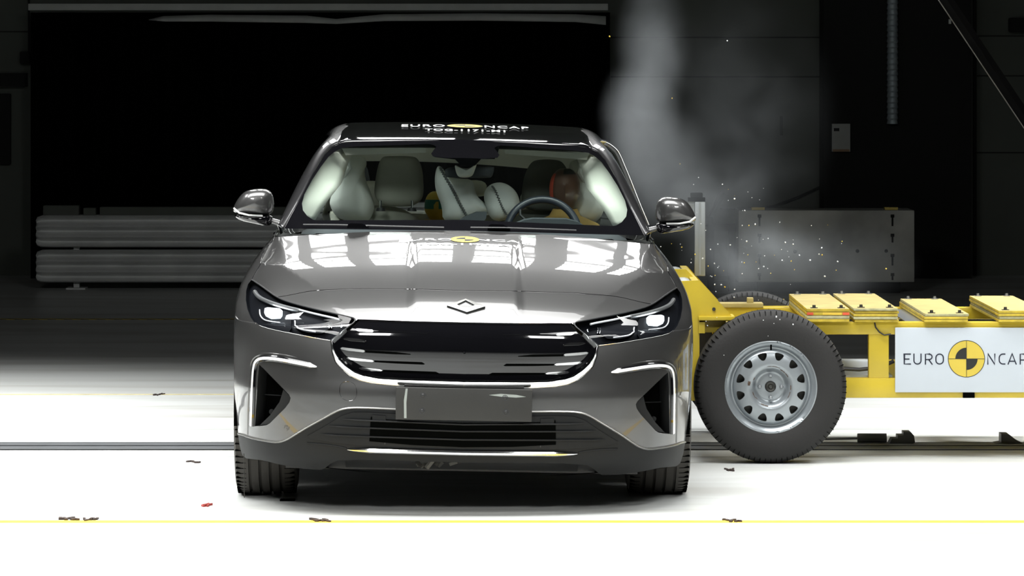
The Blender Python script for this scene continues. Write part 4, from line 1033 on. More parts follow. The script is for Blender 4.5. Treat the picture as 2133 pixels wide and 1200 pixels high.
P = [Vector((wx(a, 1.49), 1.49, wz(b, 1.49))) for a, b in ((1822, 672), (1824, 682), (1832, 692), (1842, 698), (1856, 696))]
T_(MB().tube(P, .0035, 6), 'cable', 'black_plastic')
# front structure carrying the barrier
yg = 1.36
xf0, xf1 = wx(1438, yg), wx(1457, yg)
T_(MB().prism([(wx(1402, yg)+.02, wz(586, yg)), (xf1, wz(584, yg)), (xf1, .27), (xf0, .27), (xf0, .50), (wx(1402, yg)+.02, .80)], 'y', yg, yg+.02), 'front_plate', 'yellow')
T_(MB().box(xf0+.01, xf1, yg+.02, 2.78, .27, wz(586, yg)-.0), 'face_frame', 'yellow')
T_(MB().prism([(xf1, wz(584, yg)), (xf1, wz(659, yg)), (wx(1526, yg), wz(660, yg))], 'y', yg, yg+.012), 'gusset', 'yellow')
T_(MB().prism([(xf1, wz(584, yg)), (xf1, wz(659, yg)), (wx(1526, yg), wz(660, yg))], 'y', 2.66, 2.672), 'gusset', 'yellow')
T_(MB().box(xf1-.005, wx(1530, yg), yg-.02, yg+.16, wz(667, yg), wz(658.5, yg), bev=.002), 'shelf', 'yellow')
T_(MB().box(wx(1460, yg), wx(1513, yg), yg+.05, yg+.12, wz(694, yg), wz(668, yg)), 'lower_bracket', 'yellow')
T_(MB().box(wx(1455, yg), wx(1468, yg), yg-.01, yg+.04, wz(694, yg), wz(671, yg)), 'bracket_end', 'yellow')
T_(MB().lathe([(0, -.006), (.008, -.006), (.008, .0)], (wx(1487, yg), yg, wz(644, yg)), 'y', 12), 'bolt', 'dark_steel')
# far top block of the face
yf = 1.75
T_(MB().prism([(wx(1400, yf), wz(561, yf)), (wx(1429, yf), wz(561, yf)), (wx(1450, yf), wz(583, yf)), (wx(1450, yf), wz(612, yf)), (wx(1400, yf), wz(612, yf))], 'y', yf, yf+.03), 'top_block', 'yellow')
T_(MB().box(wx(1400, yf), wx(1449, yf), yf+.03, 2.4, wz(600, yf), wz(584, yf)), 'top_bar', 'yellow')
# upper rail at far side with clamp
ye = 2.45
T_(MB().box(wx(1497, ye), wx(1590, ye), ye, ye+.12, wz(641, ye), wz(632, ye), bev=.002), 'rail', 'ply_top')
T_(MB().box(wx(1507, ye), wx(1590, ye), ye+.01, ye+.1, wz(664, ye), wz(641, ye)), 'rail', 'yellow')
T_(MB().box(wx(1557, ye), wx(1570, ye), ye+.02, ye+.07, wz(632.5, ye), wz(621, ye), bev=.003), 'clamp', 'ply_top')
T_(MB().box(wx(1588, 2.7), wx(1645, 2.7), 2.675, 2.74, wz(660, 2.7), wz(638, 2.7)), 'rail', 'yellow')
# honeycomb barrier face pressed into the car door
fb = MB().box(wx(1404, 2.0)-.0, xf0+.01, 1.45, 2.75, .36, .80, bev=.02); T_(fb, 'barrier_face', 'alu')
# upright profile for the contact sensor
yp = 2.5
T_(MB().box(wx(1447.5, yp), wx(1469, yp), yp, yp+.05, wz(575, yp), wz(420.5, yp), bev=.003).box(wx(1456, yp), wx(1460, yp), yp-.004, yp, wz(573, yp), wz(421, yp)), 'sensor_post', 'alu')
T_(MB().box(wx(1434, yp), wx(1450, yp), yp+.02, yp+.05, wz(470, yp), wz(418, yp)).build('x', 'alu') and MB().box(wx(1434, yp), wx(1447, yp), yp+.02, yp+.05, wz(470, yp), wz(418, yp)), 'sensor_post', 'alu')
bpy.data.objects.remove(bpy.data.objects['x'])
T_(MB().box(wx(1434, yp), wx(1469, yp), yp, yp+.06, wz(420, yp), wz(412, yp)).box(wx(1439, yp), wx(1464, yp), yp+.01, yp+.05, wz(412, yp), wz(402, yp), bev=.004), 'sensor', 'cloth_black')
# board with lettering
yb = YN-.016
board = T_(MB().box(wx(1864.5, yb), wx(2161, yb), yb, yb+.008, wz(817.5, yb), wz(682.5, yb), bev=.003), 'sign_board', 'board_white', 'white board with dark lettering and a yellow round emblem')
def on_board(V, F, cx, cz, name, m, z=0, midx=None):
    Z = np.zeros(len(V))+z; P = np.stack([cx+V[:, 0], yb-.0012-Z, cz+V[:, 1]], 1); return raw(name, P, F, m, board, False, midx=midx)
V, F, M, Z = emblem_mesh(38.7*(DCAM+yb)/FPX); on_board(V, F, wx(2013, yb), wz(747.5, yb), 'emblem', ['logo_yellow', 'logo_black'], Z*.0006, M)
def stroke(paths, cx, cz, sc_, name, r=.11):
    """letters drawn with a round pen: paths in units of cap height"""
    out = []
    for letter, ox, pl in paths:
        mb = MB()
        for p in pl:
            n = len(p)
            P = [np.array(q, float)+[ox, 0] for q in p]; L_, R2 = [], []
            for i in range(n):
                a = P[max(0, i-1)]; b = P[min(n-1, i+1)]; t = (b-a)/max(1e-9, np.linalg.norm(b-a)); nn = np.array([-t[1], t[0]])
                k = 1.0
                if 0 < i < n-1:
                    t1 = (P[i]-P[i-1])/np.linalg.norm(P[i]-P[i-1]); k = 1/max(.5, abs(np.dot(nn, [-t1[1], t1[0]])))
                L_.append(P[i]+nn*r/2*k); R2.append(P[i]-nn*r/2*k)
            V = [(cx+q[0]*sc_, yb-.0012, cz+q[1]*sc_) for q in L_+R2]; mb.add(V, [(i, i+1, n+i+1, n+i) for i in range(n-1)])
        out.append(mb.build(name, 'ink', board, False))
    return out
def arc(cx, cy, rx, ry, a0, a1, n=10): return [(cx+rx*math.cos(math.radians(a0+(a1-a0)*k/n)), cy+ry*math.sin(math.radians(a0+(a1-a0)*k/n))) for k in range(n+1)]
GL = {'E': [[(.65, .95), (.05, .95), (.05, .05), (.65, .05)], [(.05, .5), (.52, .5)]],
      'U': [[(.05, 1), (.05, .35)]+arc(.37, .35, .32, .3, 180, 360)+[(.69, 1)]],
      'R': [[(.05, 0), (.05, .95), (.38, .95)]+arc(.38, .7, .27, .25, 90, -90)+[(.05, .45)], [(.35, .45), (.68, 0)]],
      'O': [arc(.40, .62, .34, .33, 0, 180)+arc(.40, .38, .34, .33, 180, 360)+[(.74, .62)]],
      'N': [[(.05, 0), (.05, .98), (.68, .02), (.68, 1)]],
      'C': [[(.62, .95), (.42, .95)]+arc(.40, .60, .34, .35, 90, 180)+arc(.40, .40, .34, .35, 180, 270)+[(.62, .05)]],
      'A': [[(0, 0), (.38, .98), (.76, 0)], [(.14, .3), (.62, .3)]],
      'P': [[(.05, 0), (.05, .95), (.38, .95)]+arc(.38, .68, .28, .27, 90, -90)+[(.05, .41)]]}
pxm = (DCAM+yb)/FPX; cap = 23*pxm
for word, xs_ in (('EURO', (1882.5, 1902.5, 1926.5, 1948)), ('NCAP', (2056.5, 2080, 2099.5, 2124))):
    stroke([(ch, 0, [[(x+((xx-xs_[0])*pxm/cap), y) for x, y in p] for p in GL[ch]]) for ch, xx in zip(word, xs_)], wx(xs_[0], yb), wz(759.5, yb), cap, 'lettering')
T_(MB().box(wx(2006, 1.49), wx(2030, 1.49), 1.485, 1.50, wz(829, 1.49), wz(818, 1.49)), 'tape', 'cloth_black')
# ---- wheels
def trolley_wheel(x, y, f, near):
    """f = -1: outer face towards the camera"""
    wroot = empty('wheel'); wroot.parent = tr; Rr = .3395; wroot.location = Vector((x, y, Rr))-tr.location; wroot.rotation_euler = (0, random.uniform(-.1, .1) if not near else 0, 0)
    prof = [(.196, f*.07), (.205, f*.088), (.235, f*.098), (.27, f*.100), (.30, f*.096), (.322, f*.084), (.334, f*.066), (.337, f*.045)]
    for g in (-.03, 0, .03): prof += [(.3375, -f*(g-.004) if False else f*(-g+.005)), (.331, f*(-g+.004)), (.331, f*(-g-.004)), (.3375, f*(-g-.005))]
    prof += [(.337, -f*.045), (.334, -f*.066), (.322, -f*.084), (.27, -f*.1), (.205, -f*.088), (.196, -f*.07)]
    mb = MB().lathe(prof, (0, 0, 0), 'y', 128)
    for k in range(84):
        rot = Matrix.Rotation(2*PI*k/84, 4, 'Y')
        for s in (-1, 1): mb.box(-.0008, .0008, min(s*.05, s*.088), max(s*.05, s*.088), .316, .3362 if True else 0, 1, rot=rot)
    mb.build('tyre', ['rubber', 'cloth_black'], wroot, True, 30)
    # rim dish with twelve windows
    rim = empty('rim'); rim.parent = wroot
    D = Pchip([0, .02, .046, .066, .072, .082, .1, .122, .15, .164, .170, .178, .184, .196, .203, .205], [.052, .052, .052, .05, .058, .078, .086, .084, .078, .068, .055, .058, .074, .080, .094, .088])
    holes = []
    for k in range(12):
        a = math.radians(15+30*k); ca, sa = math.cos(a), math.sin(a)
        h = smooth_poly([(.153, -.021), (.155, .021), (.138, .019), (.122, .008), (.120, 0), (.122, -.008), (.138, -.019)], 2); holes.append([(r*ca-t*sa, r*sa+t*ca) for r, t in h])
    g = [(r*math.cos(a), r*math.sin(a)) for r in np.linspace(.02, .20, 30) for a in np.linspace(0, 2*PI, int(24+r*420), endpoint=False)]
    g = np.array(g); bad = np.zeros(len(g), bool)
    for h in holes: bad |= inside(h, g)
    hp = np.array([p for h in holes for p in h]); keep_ = ~bad & np.array([((hp-p)**2).sum(1).min() > .0025**2 for p in g]); g = g[keep_]
    outer = [(.205*math.cos(a), .205*math.sin(a)) for a in np.linspace(0, 2*PI, 128, endpoint=False)]
    v, t = cdt([(outer, 1)]+[(h, 1) for h in holes], np.concatenate([g, [[0, 0]]])); ce = np.array([v[list(k)].mean(0) for k in t]); bad = np.zeros(len(t), bool)
    for h in holes: bad |= inside(h, ce)
    F = [k for k, b_ in zip(t, bad) if not b_]; P = np.stack([v[:, 0], f*D(np.hypot(v[:, 0], v[:, 1]))[:, 0], v[:, 1]], 1)
    mb = MB().add(P, F)
    for h in holes:
        n = len(h); V = [(p[0], f*float(D(math.hypot(*p))[0][0]), p[1]) for p in h]+[(p[0]*1.0, f*(float(D(math.hypot(*p))[0][0])-.014), p[1]) for p in h]
        mb.add(V, [(i, (i+1) % n, n+(i+1) % n, n+i) for i in range(n)])
    mb.lathe([(.172, f*.055), (.168, f*.0), (.168, -f*.08), (.196, -f*.085), (.203, -f*.09)], (0, 0, 0), 'y', 64)
    mb.build('rim_dish', 'rim_silver', rim, True, 40)
    for k in range(4):
        a = PI/2*k; bx, bz = .048*math.cos(a), .048*math.sin(a)
        MB().lathe([(0, f*.072), (.005, f*.072), (.009, f*.068), (.010, f*.05)], (bx, 0, bz), 'y', 6).build('wheel_bolt', 'steel', rim)
    MB().lathe([(0, f*.066), (.008, f*.068), (.010, f*.062), (.019, f*.066), (.022, f*.062), (.026, f*.05)], (0, 0, 0), 'y', 32).build('hub_cap', 'dark_steel', rim)
    if near:
        rr = random.Random(3); mb = MB()
        for (a0, a1, r0, wd) in ((30, 62, .088, .002), (64, 100, .092, .0012), (-8, 6, .088, .0016), (-32, -14, .088, .0014), (165, 176, .098, .006), (150, 158, .082, .002), (195, 215, .083, .0016), (238, 262, .085, .0018), (215, 222, .08, .0012)):
            V, F = [], []; n = 12
            for i in range(n+1):
                a = math.radians(a0+(a1-a0)*i/n); w_ = wd*rr.uniform(.4, 1.2)
                for q in (r0-w_, r0+w_): V.append((q*math.cos(a), f*(float(D(q)[0][0])+.0012), q*math.sin(a)))
            F = [(2*i, 2*i+1, 2*i+3, 2*i+2) for i in range(n)]; mb.add(V, F)
        mb.build('rust_marks', 'rust', rim, False)
    MB().lathe([(0, f*.03), (.162, f*.03), (.162, -f*.04), (0, -f*.04)], (0, 0, 0), 'y', 40).build('brake_drum', 'dark_steel', wroot)
    if near: MB().tube([(0, f*.098, .188), (.0, f*.092, .165)], .004, 8).build('valve', 'cloth_black', wroot)
xw = wx(1604.5, 1.29)
trolley_wheel(xw, 1.33, -1, True); trolley_wheel(xw, 2.83, 1, False); trolley_wheel(xw+3.0, 1.33, -1, False); trolley_wheel(xw+3.0, 2.83, 1, False)
for x in (xw, xw+3.0): T_(MB().tube([(x, 1.36, .3395), (x, 2.80, .3395)], .035, 12), 'axle', 'yellow')
for x in (xw, xw+3): T_(MB().box(x-.1, x+.1, 1.56, 2.6, .36, .42), 'axle_carrier', 'yellow')

# ---- ballast stacks on top
def stack(px0, px1, ytop, ybot, n, label, mats, pl):
    x0, x1 = wx(px0, YN), wx(px1, YN); zt, zb = wz(ytop, YN), wz(671, YN)+.0005; h = (zt-zb)/n
    s = empty('ballast_stack', (x0, YN, zb), 0, label, 'ballast', 'plywood ballast stacks on the trolley')
    rr = random.Random(px0)
    for k in range(n):
        m = mats[k % len(mats)]; j = rr.uniform(-.004, .004); e = .0008
        mb = MB().box(j, x1-x0+j, -.03+j, 1.17, h*k+e, h*(k+1)-e, 0, bev=.002)
        # layered board: top faces plain, sides painted
        for i, f in enumerate(mb.F):
            P = [Vector(mb.V[q]) for q in f]; nn = (P[1]-P[0]).cross(P[2]-P[1]); mb.M[i] = 0 if abs(nn.z) > abs(nn.x)+abs(nn.y) else 1
        mb.build('board', ['ply_top', m], s)
    top = h*n
    for bx in (.035, x1-x0-.035):
        for by in (.02, 1.13):
            MB().lathe([(.016, 0), (.016, .002)], (bx, by, top), 'z', 6).box(bx-.016, bx+.016, by-.014, by+.014, top, top+.002).lathe([(0, .013), (.007, .013), (.008, .002)], (bx, by, top), 'z', 6).build('nut', 'dark_steel' if by < .5 else 'steel', s)
    return s, x0, zb, h, x1
s, x0, zb, h, x1 = stack(1680, 1769, 642, 668, 4, 'ballast stack with red paint on one layer, nearest the trolley wheel', ['ply_edge', 'ply_grey', 'ply_edge', 'ply_edge'], 0)
for a, b in ((1680, 1693), (1754, 1768)): MB().box(wx(a, YN)-x0, wx(b, YN)-x0, -.0325, -.0305, h*2+.002, h*3-.002).build('red_mark', 'red_paint', s)
MB().box(.07, .155, -.0325, -.0305, h*2+.003, h*3-.003).build('orange_mark', 'dummy_yellow', s)
stack(1778, 1870, 641, 669, 5, 'ballast stack with chipped grey edges, second from the trolley wheel', ['ply_edge', 'ply_grey', 'ply_edge', 'ply_edge', 'ply_grey'], 0)
stack(1925, 2016, 652.5, 669, 3, 'lowest ballast stack of three boards, above the round emblem', ['ply_edge', 'ply_edge', 'ply_grey'], 0)
stack(2079, 2175, 646, 669, 4, 'ballast stack cut by the right edge of the photo', ['ply_edge', 'ply_grey', 'ply_edge', 'ply_edge'], 0)
T_(MB().box(wx(1868, 2.0), wx(1905, 2.0), 1.575, 2.5, wz(671, YN)-.006, wz(671, YN)-.001), 'deck_plate', 'steel')
# ================================================================== HALL
def struct(o, label=None): o['kind'] = 'structure'; return o
def floor_mat():
    m = bpy.data.materials.new('floor_paint'); m.use_nodes = True; nt = m.node_tree; N, L = nt.nodes, nt.links; p = N['Principled BSDF']
    tc = N.new('ShaderNodeTexCoord'); mp = N.new('ShaderNodeMapping'); mp.inputs['Scale'].default_value = (.35, 1.6, 1); L.new(tc.outputs['Object'], mp.inputs[0])
    n1 = N.new('ShaderNodeTexNoise'); n1.inputs['Scale'].default_value = 1.3; n1.inputs['Detail'].default_value = 8; n1.inputs['Distortion'].default_value = .6; L.new(mp.outputs[0], n1.inputs['Vector'])
    r1 = N.new('ShaderNodeValToRGB'); e = r1.color_ramp.elements; e[0].position = .36; e[0].color = (.50, .505, .485, 1); e[1].position = .56; e[1].color = (.63, .65, .64, 1); L.new(n1.outputs['Fac'], r1.inputs[0])
    mp2 = N.new('ShaderNodeMapping'); mp2.inputs['Scale'].default_value = (3.2, 11, 1); L.new(tc.outputs['Object'], mp2.inputs[0])
    n2 = N.new('ShaderNodeTexNoise'); n2.inputs['Scale'].default_value = 2.2; n2.inputs['Detail'].default_value = 10; n2.inputs['Roughness'].default_value = .7; L.new(mp2.outputs[0], n2.inputs['Vector'])
    r2 = N.new('ShaderNodeValToRGB'); e = r2.color_ramp.elements; e[0].position = .262; e[0].color = (.12, .11, .10, 1); e[1].position = .30; e[1].color = (1, 1, 1, 1); L.new(n2.outputs['Fac'], r2.inputs[0])
    mx = N.new('ShaderNodeMix'); mx.data_type = 'RGBA'; mx.blend_type = 'MULTIPLY'; mx.inputs[0].default_value = 1; L.new(r1.outputs[0], mx.inputs[6]); L.new(r2.outputs[0], mx.inputs[7])
    # long scuffs across the travel direction
    mp3 = N.new('ShaderNodeMapping'); mp3.inputs['Scale'].default_value = (.25, 5, 1); mp3.inputs['Rotation'].default_value = (0, 0, .05); L.new(tc.outputs['Object'], mp3.inputs[0])
    n3 = N.new('ShaderNodeTexNoise'); n3.inputs['Scale'].default_value = 3; n3.inputs['Detail'].default_value = 6; L.new(mp3.outputs[0], n3.inputs['Vector'])
    r3 = N.new('ShaderNodeValToRGB'); e = r3.color_ramp.elements; e[0].position = .30; e[0].color = (.72, .72, .66, 1); e[1].position = .40; e[1].color = (1, 1, 1, 1); L.new(n3.outputs['Fac'], r3.inputs[0])
    m2 = N.new('ShaderNodeMix'); m2.data_type = 'RGBA'; m2.blend_type = 'MULTIPLY'; m2.inputs[0].default_value = 1; L.new(mx.outputs[2], m2.inputs[6]); L.new(r3.outputs[0], m2.inputs[7])
    L.new(m2.outputs[2], p.inputs['Base Color']); p.inputs['Roughness'].default_value = .33; p.inputs['Specular IOR Level'].default_value = .35
    MATS['floor_paint'] = m
floor_mat()
def line_mat(name, col, wear=.4):
    m = mat(name, col, .5, var=.2, vscale=20); return m
line_mat('line_yellow', (.85, .55, .05)); line_mat('line_faint', (.62, .55, .3))
def tape_mat():
    m = bpy.data.materials.new('hazard_tape'); m.use_nodes = True; nt = m.node_tree; N, L = nt.nodes, nt.links; p = N['Principled BSDF']
    tc = N.new('ShaderNodeTexCoord'); w_ = N.new('ShaderNodeTexWave'); w_.wave_type = 'BANDS'; w_.bands_direction = 'DIAGONAL'; w_.inputs['Scale'].default_value = 5.5; w_.inputs['Distortion'].default_value = .6
    L.new(tc.outputs['Object'], w_.inputs['Vector']); r = N.new('ShaderNodeValToRGB'); r.color_ramp.interpolation = 'CONSTANT'; r.color_ramp.elements[0].color = (.01, .01, .01, 1); r.color_ramp.elements[1].position = .5; r.color_ramp.elements[1].color = (.8, .6, .03, 1)
    L.new(w_.outputs['Fac'], r.inputs[0]); L.new(r.outputs[0], p.inputs['Base Color']); MATS['hazard_tape'] = m
tape_mat()
YW = 17.6
struct(MB().box(-16, 16, -17.8, YW, -.2, 0).build('floor', 'floor_paint', None, False))
def yrow(py): return FPX*HCAM/(py-YH)-DCAM   # floor depth seen at a picture row
# rear wall: concrete panels left and right of the curtain
mat('wall_panel', (.13, .14, .125), .85, var=.1, vscale=1.2); mat('wall_dark', (.008, .009, .008), .9); mat('wall_mid', (.095, .107, .092), .85, var=.12, vscale=1.5); mat('joint', (.02, .022, .02), .9)
mat('hall_dark', (.012, .012, .012), .9)
yw = YW
struct(MB().box(-16, 16, yw, yw+.3, 0, 9).build('wall_rear', 'wall_mid', None, False))
struct(MB().box(-16.3, -16, -18, yw+.3, 0, 9).build('wall_left', 'hall_dark', None, False)); struct(MB().box(16, 16.3, -18, yw+.3, 0, 9).build('wall_right', 'hall_dark', None, False))
struct(MB().box(-16, 16, -18.1, -17.8, 0, 9).build('wall_front', 'hall_dark', None, False)); struct(MB().box(-16.3, 16.3, -18.1, yw+.3, 9, 9.2).build('ceiling', 'hall_dark', None, False))
def bg(px, py, y): p = W(px, py, y); return p.x, p.z
# wall panel joints
k = 0
for (a, b, py) in ((1272, 1715, 78), (1272, 1715, 160), (1272, 1715, 470), (2026, 2180, 75), (2026, 2180, 158), (2026, 2180, 318), (-60, 66, 66)):
    x0, z = bg(a, py, yw); x1, _ = bg(b, py, yw); k += 1; struct(MB().box(x0, x1, yw-.006, yw, z-.006, z+.006).build('trim_%d' % k, 'joint', None, False))
# dark recess band at far left
x0, z0 = bg(-80, 180, yw); x1, z1 = bg(58, 152, yw); k += 1; struct(MB().box(x0, x1, yw-.12, yw, z0, z1).build('trim_%d' % k, 'wall_dark', None, False))
x0, z0 = bg(-80, 342, yw); x1, z1 = bg(24, 195, yw); o = MB().box(x0, x1, yw-.08, yw-.01, z0, z1, bev=.01).build('wall_cabinet', 'wall_dark'); tag(o, 'black wall cabinet at the left edge of the photo under the dark band', 'cabinet')
# black curtain with folds
x0, _ = bg(66, 0, yw-.4); x1, zb = bg(1268, 575, yw-.4); yc = yw-.5; V, F = [], []; n = 240
for i in range(n+1):
    t = i/n; x = x0+(x1-x0)*t; y = yc+.05*math.sin(t*150)+.03*math.sin(t*67+1)
    V += [(x, y, .0), (x, y, wz(26, yc))]
F = [(2*i, 2*i+2, 2*i+3, 2*i+1) for i in range(n)]
cur = empty('blackout_curtain', ((x0+x1)/2, yc, 0), 0, 'wide black curtain hanging behind the car from a pale horizontal rail', 'curtain')
o = MB().add(V, F).build('cloth', 'cloth_black', cur); o.location = -cur.location; o.modifiers.new('s', 'SOLIDIFY').thickness = .01
mat('bar_pale', (.45, .48, .46), .6)
a0, zt = bg(62, 8, yc); a1, zl = bg(1266, 22, yc); o = MB().box(a0, a1, yc-.12, yc-.06, zl, zt, bev=.005).build('curtain_rail', 'bar_pale', cur); o.location = -cur.location
# crumpled translucent sheet edge along the top
V, F = [], []
top = [(310, 41), (340, 34), (440, 31), (640, 33), (700, 40), (800, 30), (1000, 28), (1200, 30), (1262, 34)]; bot = [(310, 42), (345, 45), (440, 45), (640, 48), (700, 50), (800, 44), (1000, 43), (1200, 46), (1262, 52)]
for a, b in zip(top, bot):
    p = W(*a, yc-.14); q = W(*b, yc-.16); V += [p, q]
o = MB().add(V, [(2*i, 2*i+2, 2*i+3, 2*i+1) for i in range(len(top)-1)]).build('plastic_sheet', 'bar_pale', cur); o.location = -cur.location; o.modifiers.new('s', 'SOLIDIFY').thickness = .004
# cord box left of the curtain
x, z = bg(54, 120, yw-.1); o = MB().box(x-.05, x+.03, yw-.12, yw, z-.05, z+.05, bev=.01).tube([(x+.02, yw-.06, z+.05), (x+.02, yw-.06, 2.9)], .008, 6).build('curtain_winch', 'wall_dark'); tag(o, 'small dark winch box with a cord beside the left end of the curtain', 'winch')
# right black column with pipe and notice
xa, _ = bg(1716, 0, yw-.5); xb, _ = bg(2024, 0, yw-.5)
struct(MB().box(xa, xb, yw-.5, yw, 0, 9).build('column', 'wall_dark', None, False))['label'] = 'wide black column of the rear wall'
yk = yw-.56; x0, z0 = bg(1733, 316, yk); x1, z1 = bg(1771, 258, yk)
nt_ = empty('wall_notice', ((x0+x1)/2, yk, z0), 0, 'small paper notice fixed to the black column', 'notice')
o = MB().box(x0, x1, yk, yk+.06, z0, z1).build('sheet', 'wall_grey', nt_); o.location = -nt_.location
mat('notice_tan', (.25, .17, .1), .8)
o = MB().box(x0+.006, x1-.006, yk-.003, yk-.001, z0+.0, z0+.02).build('coloured_strip', 'notice_tan', nt_); o.location = -nt_.location
o = MB().box(x0+.015, x0+.06, yk-.003, yk-.001, z1-.06, z1-.035).build('print', 'wall_dark', nt_); o.location = -nt_.location
x0, z0 = bg(1847, 258, yk); x1, _ = bg(1871, 0, yk); mb = MB(); xm, r = (x0+x1)/2, (x1-x0)/2; P, rr = [], []
z = z0
while z < 3.2: P += [(xm, yk-.0, z), (xm, yk-.0, z+.03)]; rr += [r, r*.86]; z += .045
mat('duct', (.4, .47, .5), .5, .4)
o = MB().tube(P, rr, 16).build('flexible_duct', 'duct'); tag(o, 'grey ribbed flexible duct hanging in front of the black column', 'duct')
struct(MB().box(bg(2026, 0, yw)[0], bg(2033, 0, yw)[0], yw-.05, yw, 0, 9).build('trim_20', 'wall_dark', None, False))
# diagonal strut; the light along its lower edge is painted as a pale strip
p0, p1 = W(1915, -60, 12), W(2190, 352, 12); d = (p1-p0); p0, p1 = p0-d*((8.95-p0.z)/(p0.z-p1.z)), p1+d*((p1.z-.03)/(p0.z-p1.z))
sroot = empty('diagonal_strut', p1, 0, 'dark diagonal steel strut with a painted highlight along its lower edge, top right of the photo', 'strut')
d = (p1-p0); n_ = Vector((d.z, 0, -d.x)).normalized(); n_ = n_ if n_.x > 0 else -n_
o = MB().tube([p0+n_*.045, p1+n_*.045], .045, 4).build('beam', 'hall_dark', sroot); o.location = -p1
p2, p3 = p0+n_*-.004, p1+n_*-.004; mat('highlight_pale', (.75, .72, .65), .4)
o = MB().tube([p2+Vector((0, -.04, 0)), p3+Vector((0, -.04, 0))], .0042, 6).build('edge_highlight', 'highlight_pale', sroot); o.location = -p1
x, z = bg(1977, 44, 12); o = MB().box(x-.012, x+.004, 11.9, 11.93, z-.02, z+.012).build('hook', 'wall_grey', sroot); o.location = -p1
x, z = bg(2125, 52, yw-.1); tag(MB().box(x-.09, x+.14, yw-.14, yw, z-.06, z+.06, bev=.02).build('wall_lamp', 'wall_dark'), 'black box lamp on the wall at the top right corner', 'lamp')

# ---- rear left: two long white padded beams on posts
yb_ = yrow(602)
mat('beam_white', (.68, .7, .69), .6, var=.1, vscale=4)
gb = empty('crash_beam_rack', (W(160, 600, yb_).x, yb_, 0), 0, 'two long white ribbed beams stacked on posts behind the car', 'beam rack')
def ribbed(z0, z1, xa, xb, name):
    n = 28; V, F = [], []; h = z1-z0
    xs_ = [xa, xa+.012, xa+.04]+list(np.linspace(xa+.1, xb, 14))
    for i, x in enumerate(xs_):
        e = (.72, .9, .98)[i] if i < 3 else 1
        for k in range(n):
            t = k/(n-1); zz = z0+h*t; zc_ = (z0+z1)/2; zz = zc_+(zz-zc_)*e; V.append((x, yb_-.09*e-.035*math.cos(t*2*PI*3)*e*(1 if 0 < k < n-1 else .2), zz))
        V += [(x, yb_+.12, zc_+(z1-zc_)*e), (x, yb_+.12, zc_+(z0-zc_)*e)]
    m_ = n+2
    for i in range(len(xs_)-1):
        for k in range(m_): F.append((i*m_+k, i*m_+(k+1) % m_, (i+1)*m_+(k+1) % m_, (i+1)*m_+k))
    F.append(tuple(range(m_))); F.append(tuple(range((len(xs_)-1)*m_, len(xs_)*m_)))
    o = MB().add(V, F).build(name, 'beam_white', gb, True, 50); o.location = -gb.location; return o
xa, z1 = bg(77, 448, yb_); xb, z0 = bg(1000, 514, yb_); ribbed(z0, z1, xa, xb, 'beam'); _, z1b = bg(77, 520, yb_); _, z0b = bg(77, 587, yb_); ribbed(z0b, z1b, xa, xb, 'beam')
for px in (160, 560, 900):
    x, _ = bg(px, 0, yb_)
    o = MB().box(x-.022, x+.022, yb_-.03, yb_+.03, .01, z1-.1).box(x-.075, x+.075, yb_-.1, yb_+.1, 0, .012).build('post', 'beam_white', gb); o.location = -gb.location
for a, b, t_ in ((90, 165, 428), (174, 200, 433), (208, 620, 431)):
    x0, zt = bg(a, t_, yb_); x1, _ = bg(b, 0, yb_); o = MB().box(x0, x1, yb_-.02, yb_+.1, z1-.001, zt, bev=.008).build('top_pad', 'wall_mid', gb); o.location = -gb.location
# ---- rear right: scratched steel plate block on dark stand
yr = yrow(612)
mat('plate_grey', (.42, .43, .39), .6, .2, var=.35, vscale=2.2)
x0, z0 = bg(1538, 588, yr); x1, z1 = bg(1905, 438, yr)
rb = empty('barrier_block', ((x0+x1)/2, yr, 0), 0, 'large scuffed grey plate block with key-shaped slots, on the floor behind the trolley', 'barrier block')
mb = MB().box(x0, x1, yr-.0, yr+.5, z0, z1, bev=.01); o = mb.build('plate', 'plate_grey', rb); o.location = -rb.location
mb = MB().box(x0+.15, x1-.1, yr+.1, yr+.5, 0, z0).build('stand', 'wall_dark', rb); mb.location = -rb.location
for sx_ in (1582, 1859):
    for sy_, hh in ((450, 22), (490, 16), (532, 22), (572, 12)):
        x, z = bg(sx_, sy_, yr); o = MB().box(x-.014, x+.014, yr-.004, yr+.002, z-.012, z+.012).box(x-.007, x+.007, yr-.004, yr+.002, z-hh*.0022*1.6, z).build('slot', 'wall_dark', rb, False); o.location = -rb.location
for sx_, sy_ in ((1656, 524), (1786, 523), (1846, 523)):
    x, z = bg(sx_, sy_, yr); o = MB().lathe([(0, -.003), (.014, -.003)], (x, yr, z), 'y', 12).build('hole', 'wall_dark', rb, False); o.location = -rb.location
for sx_ in (1580, 1858):
    x, z = bg(sx_, 434, yr); o = MB().box(x-.05, x+.05, yr+.05, yr+.15, z1, z1+.02).build('lifting_lug', 'yellow', rb); o.location = -rb.location
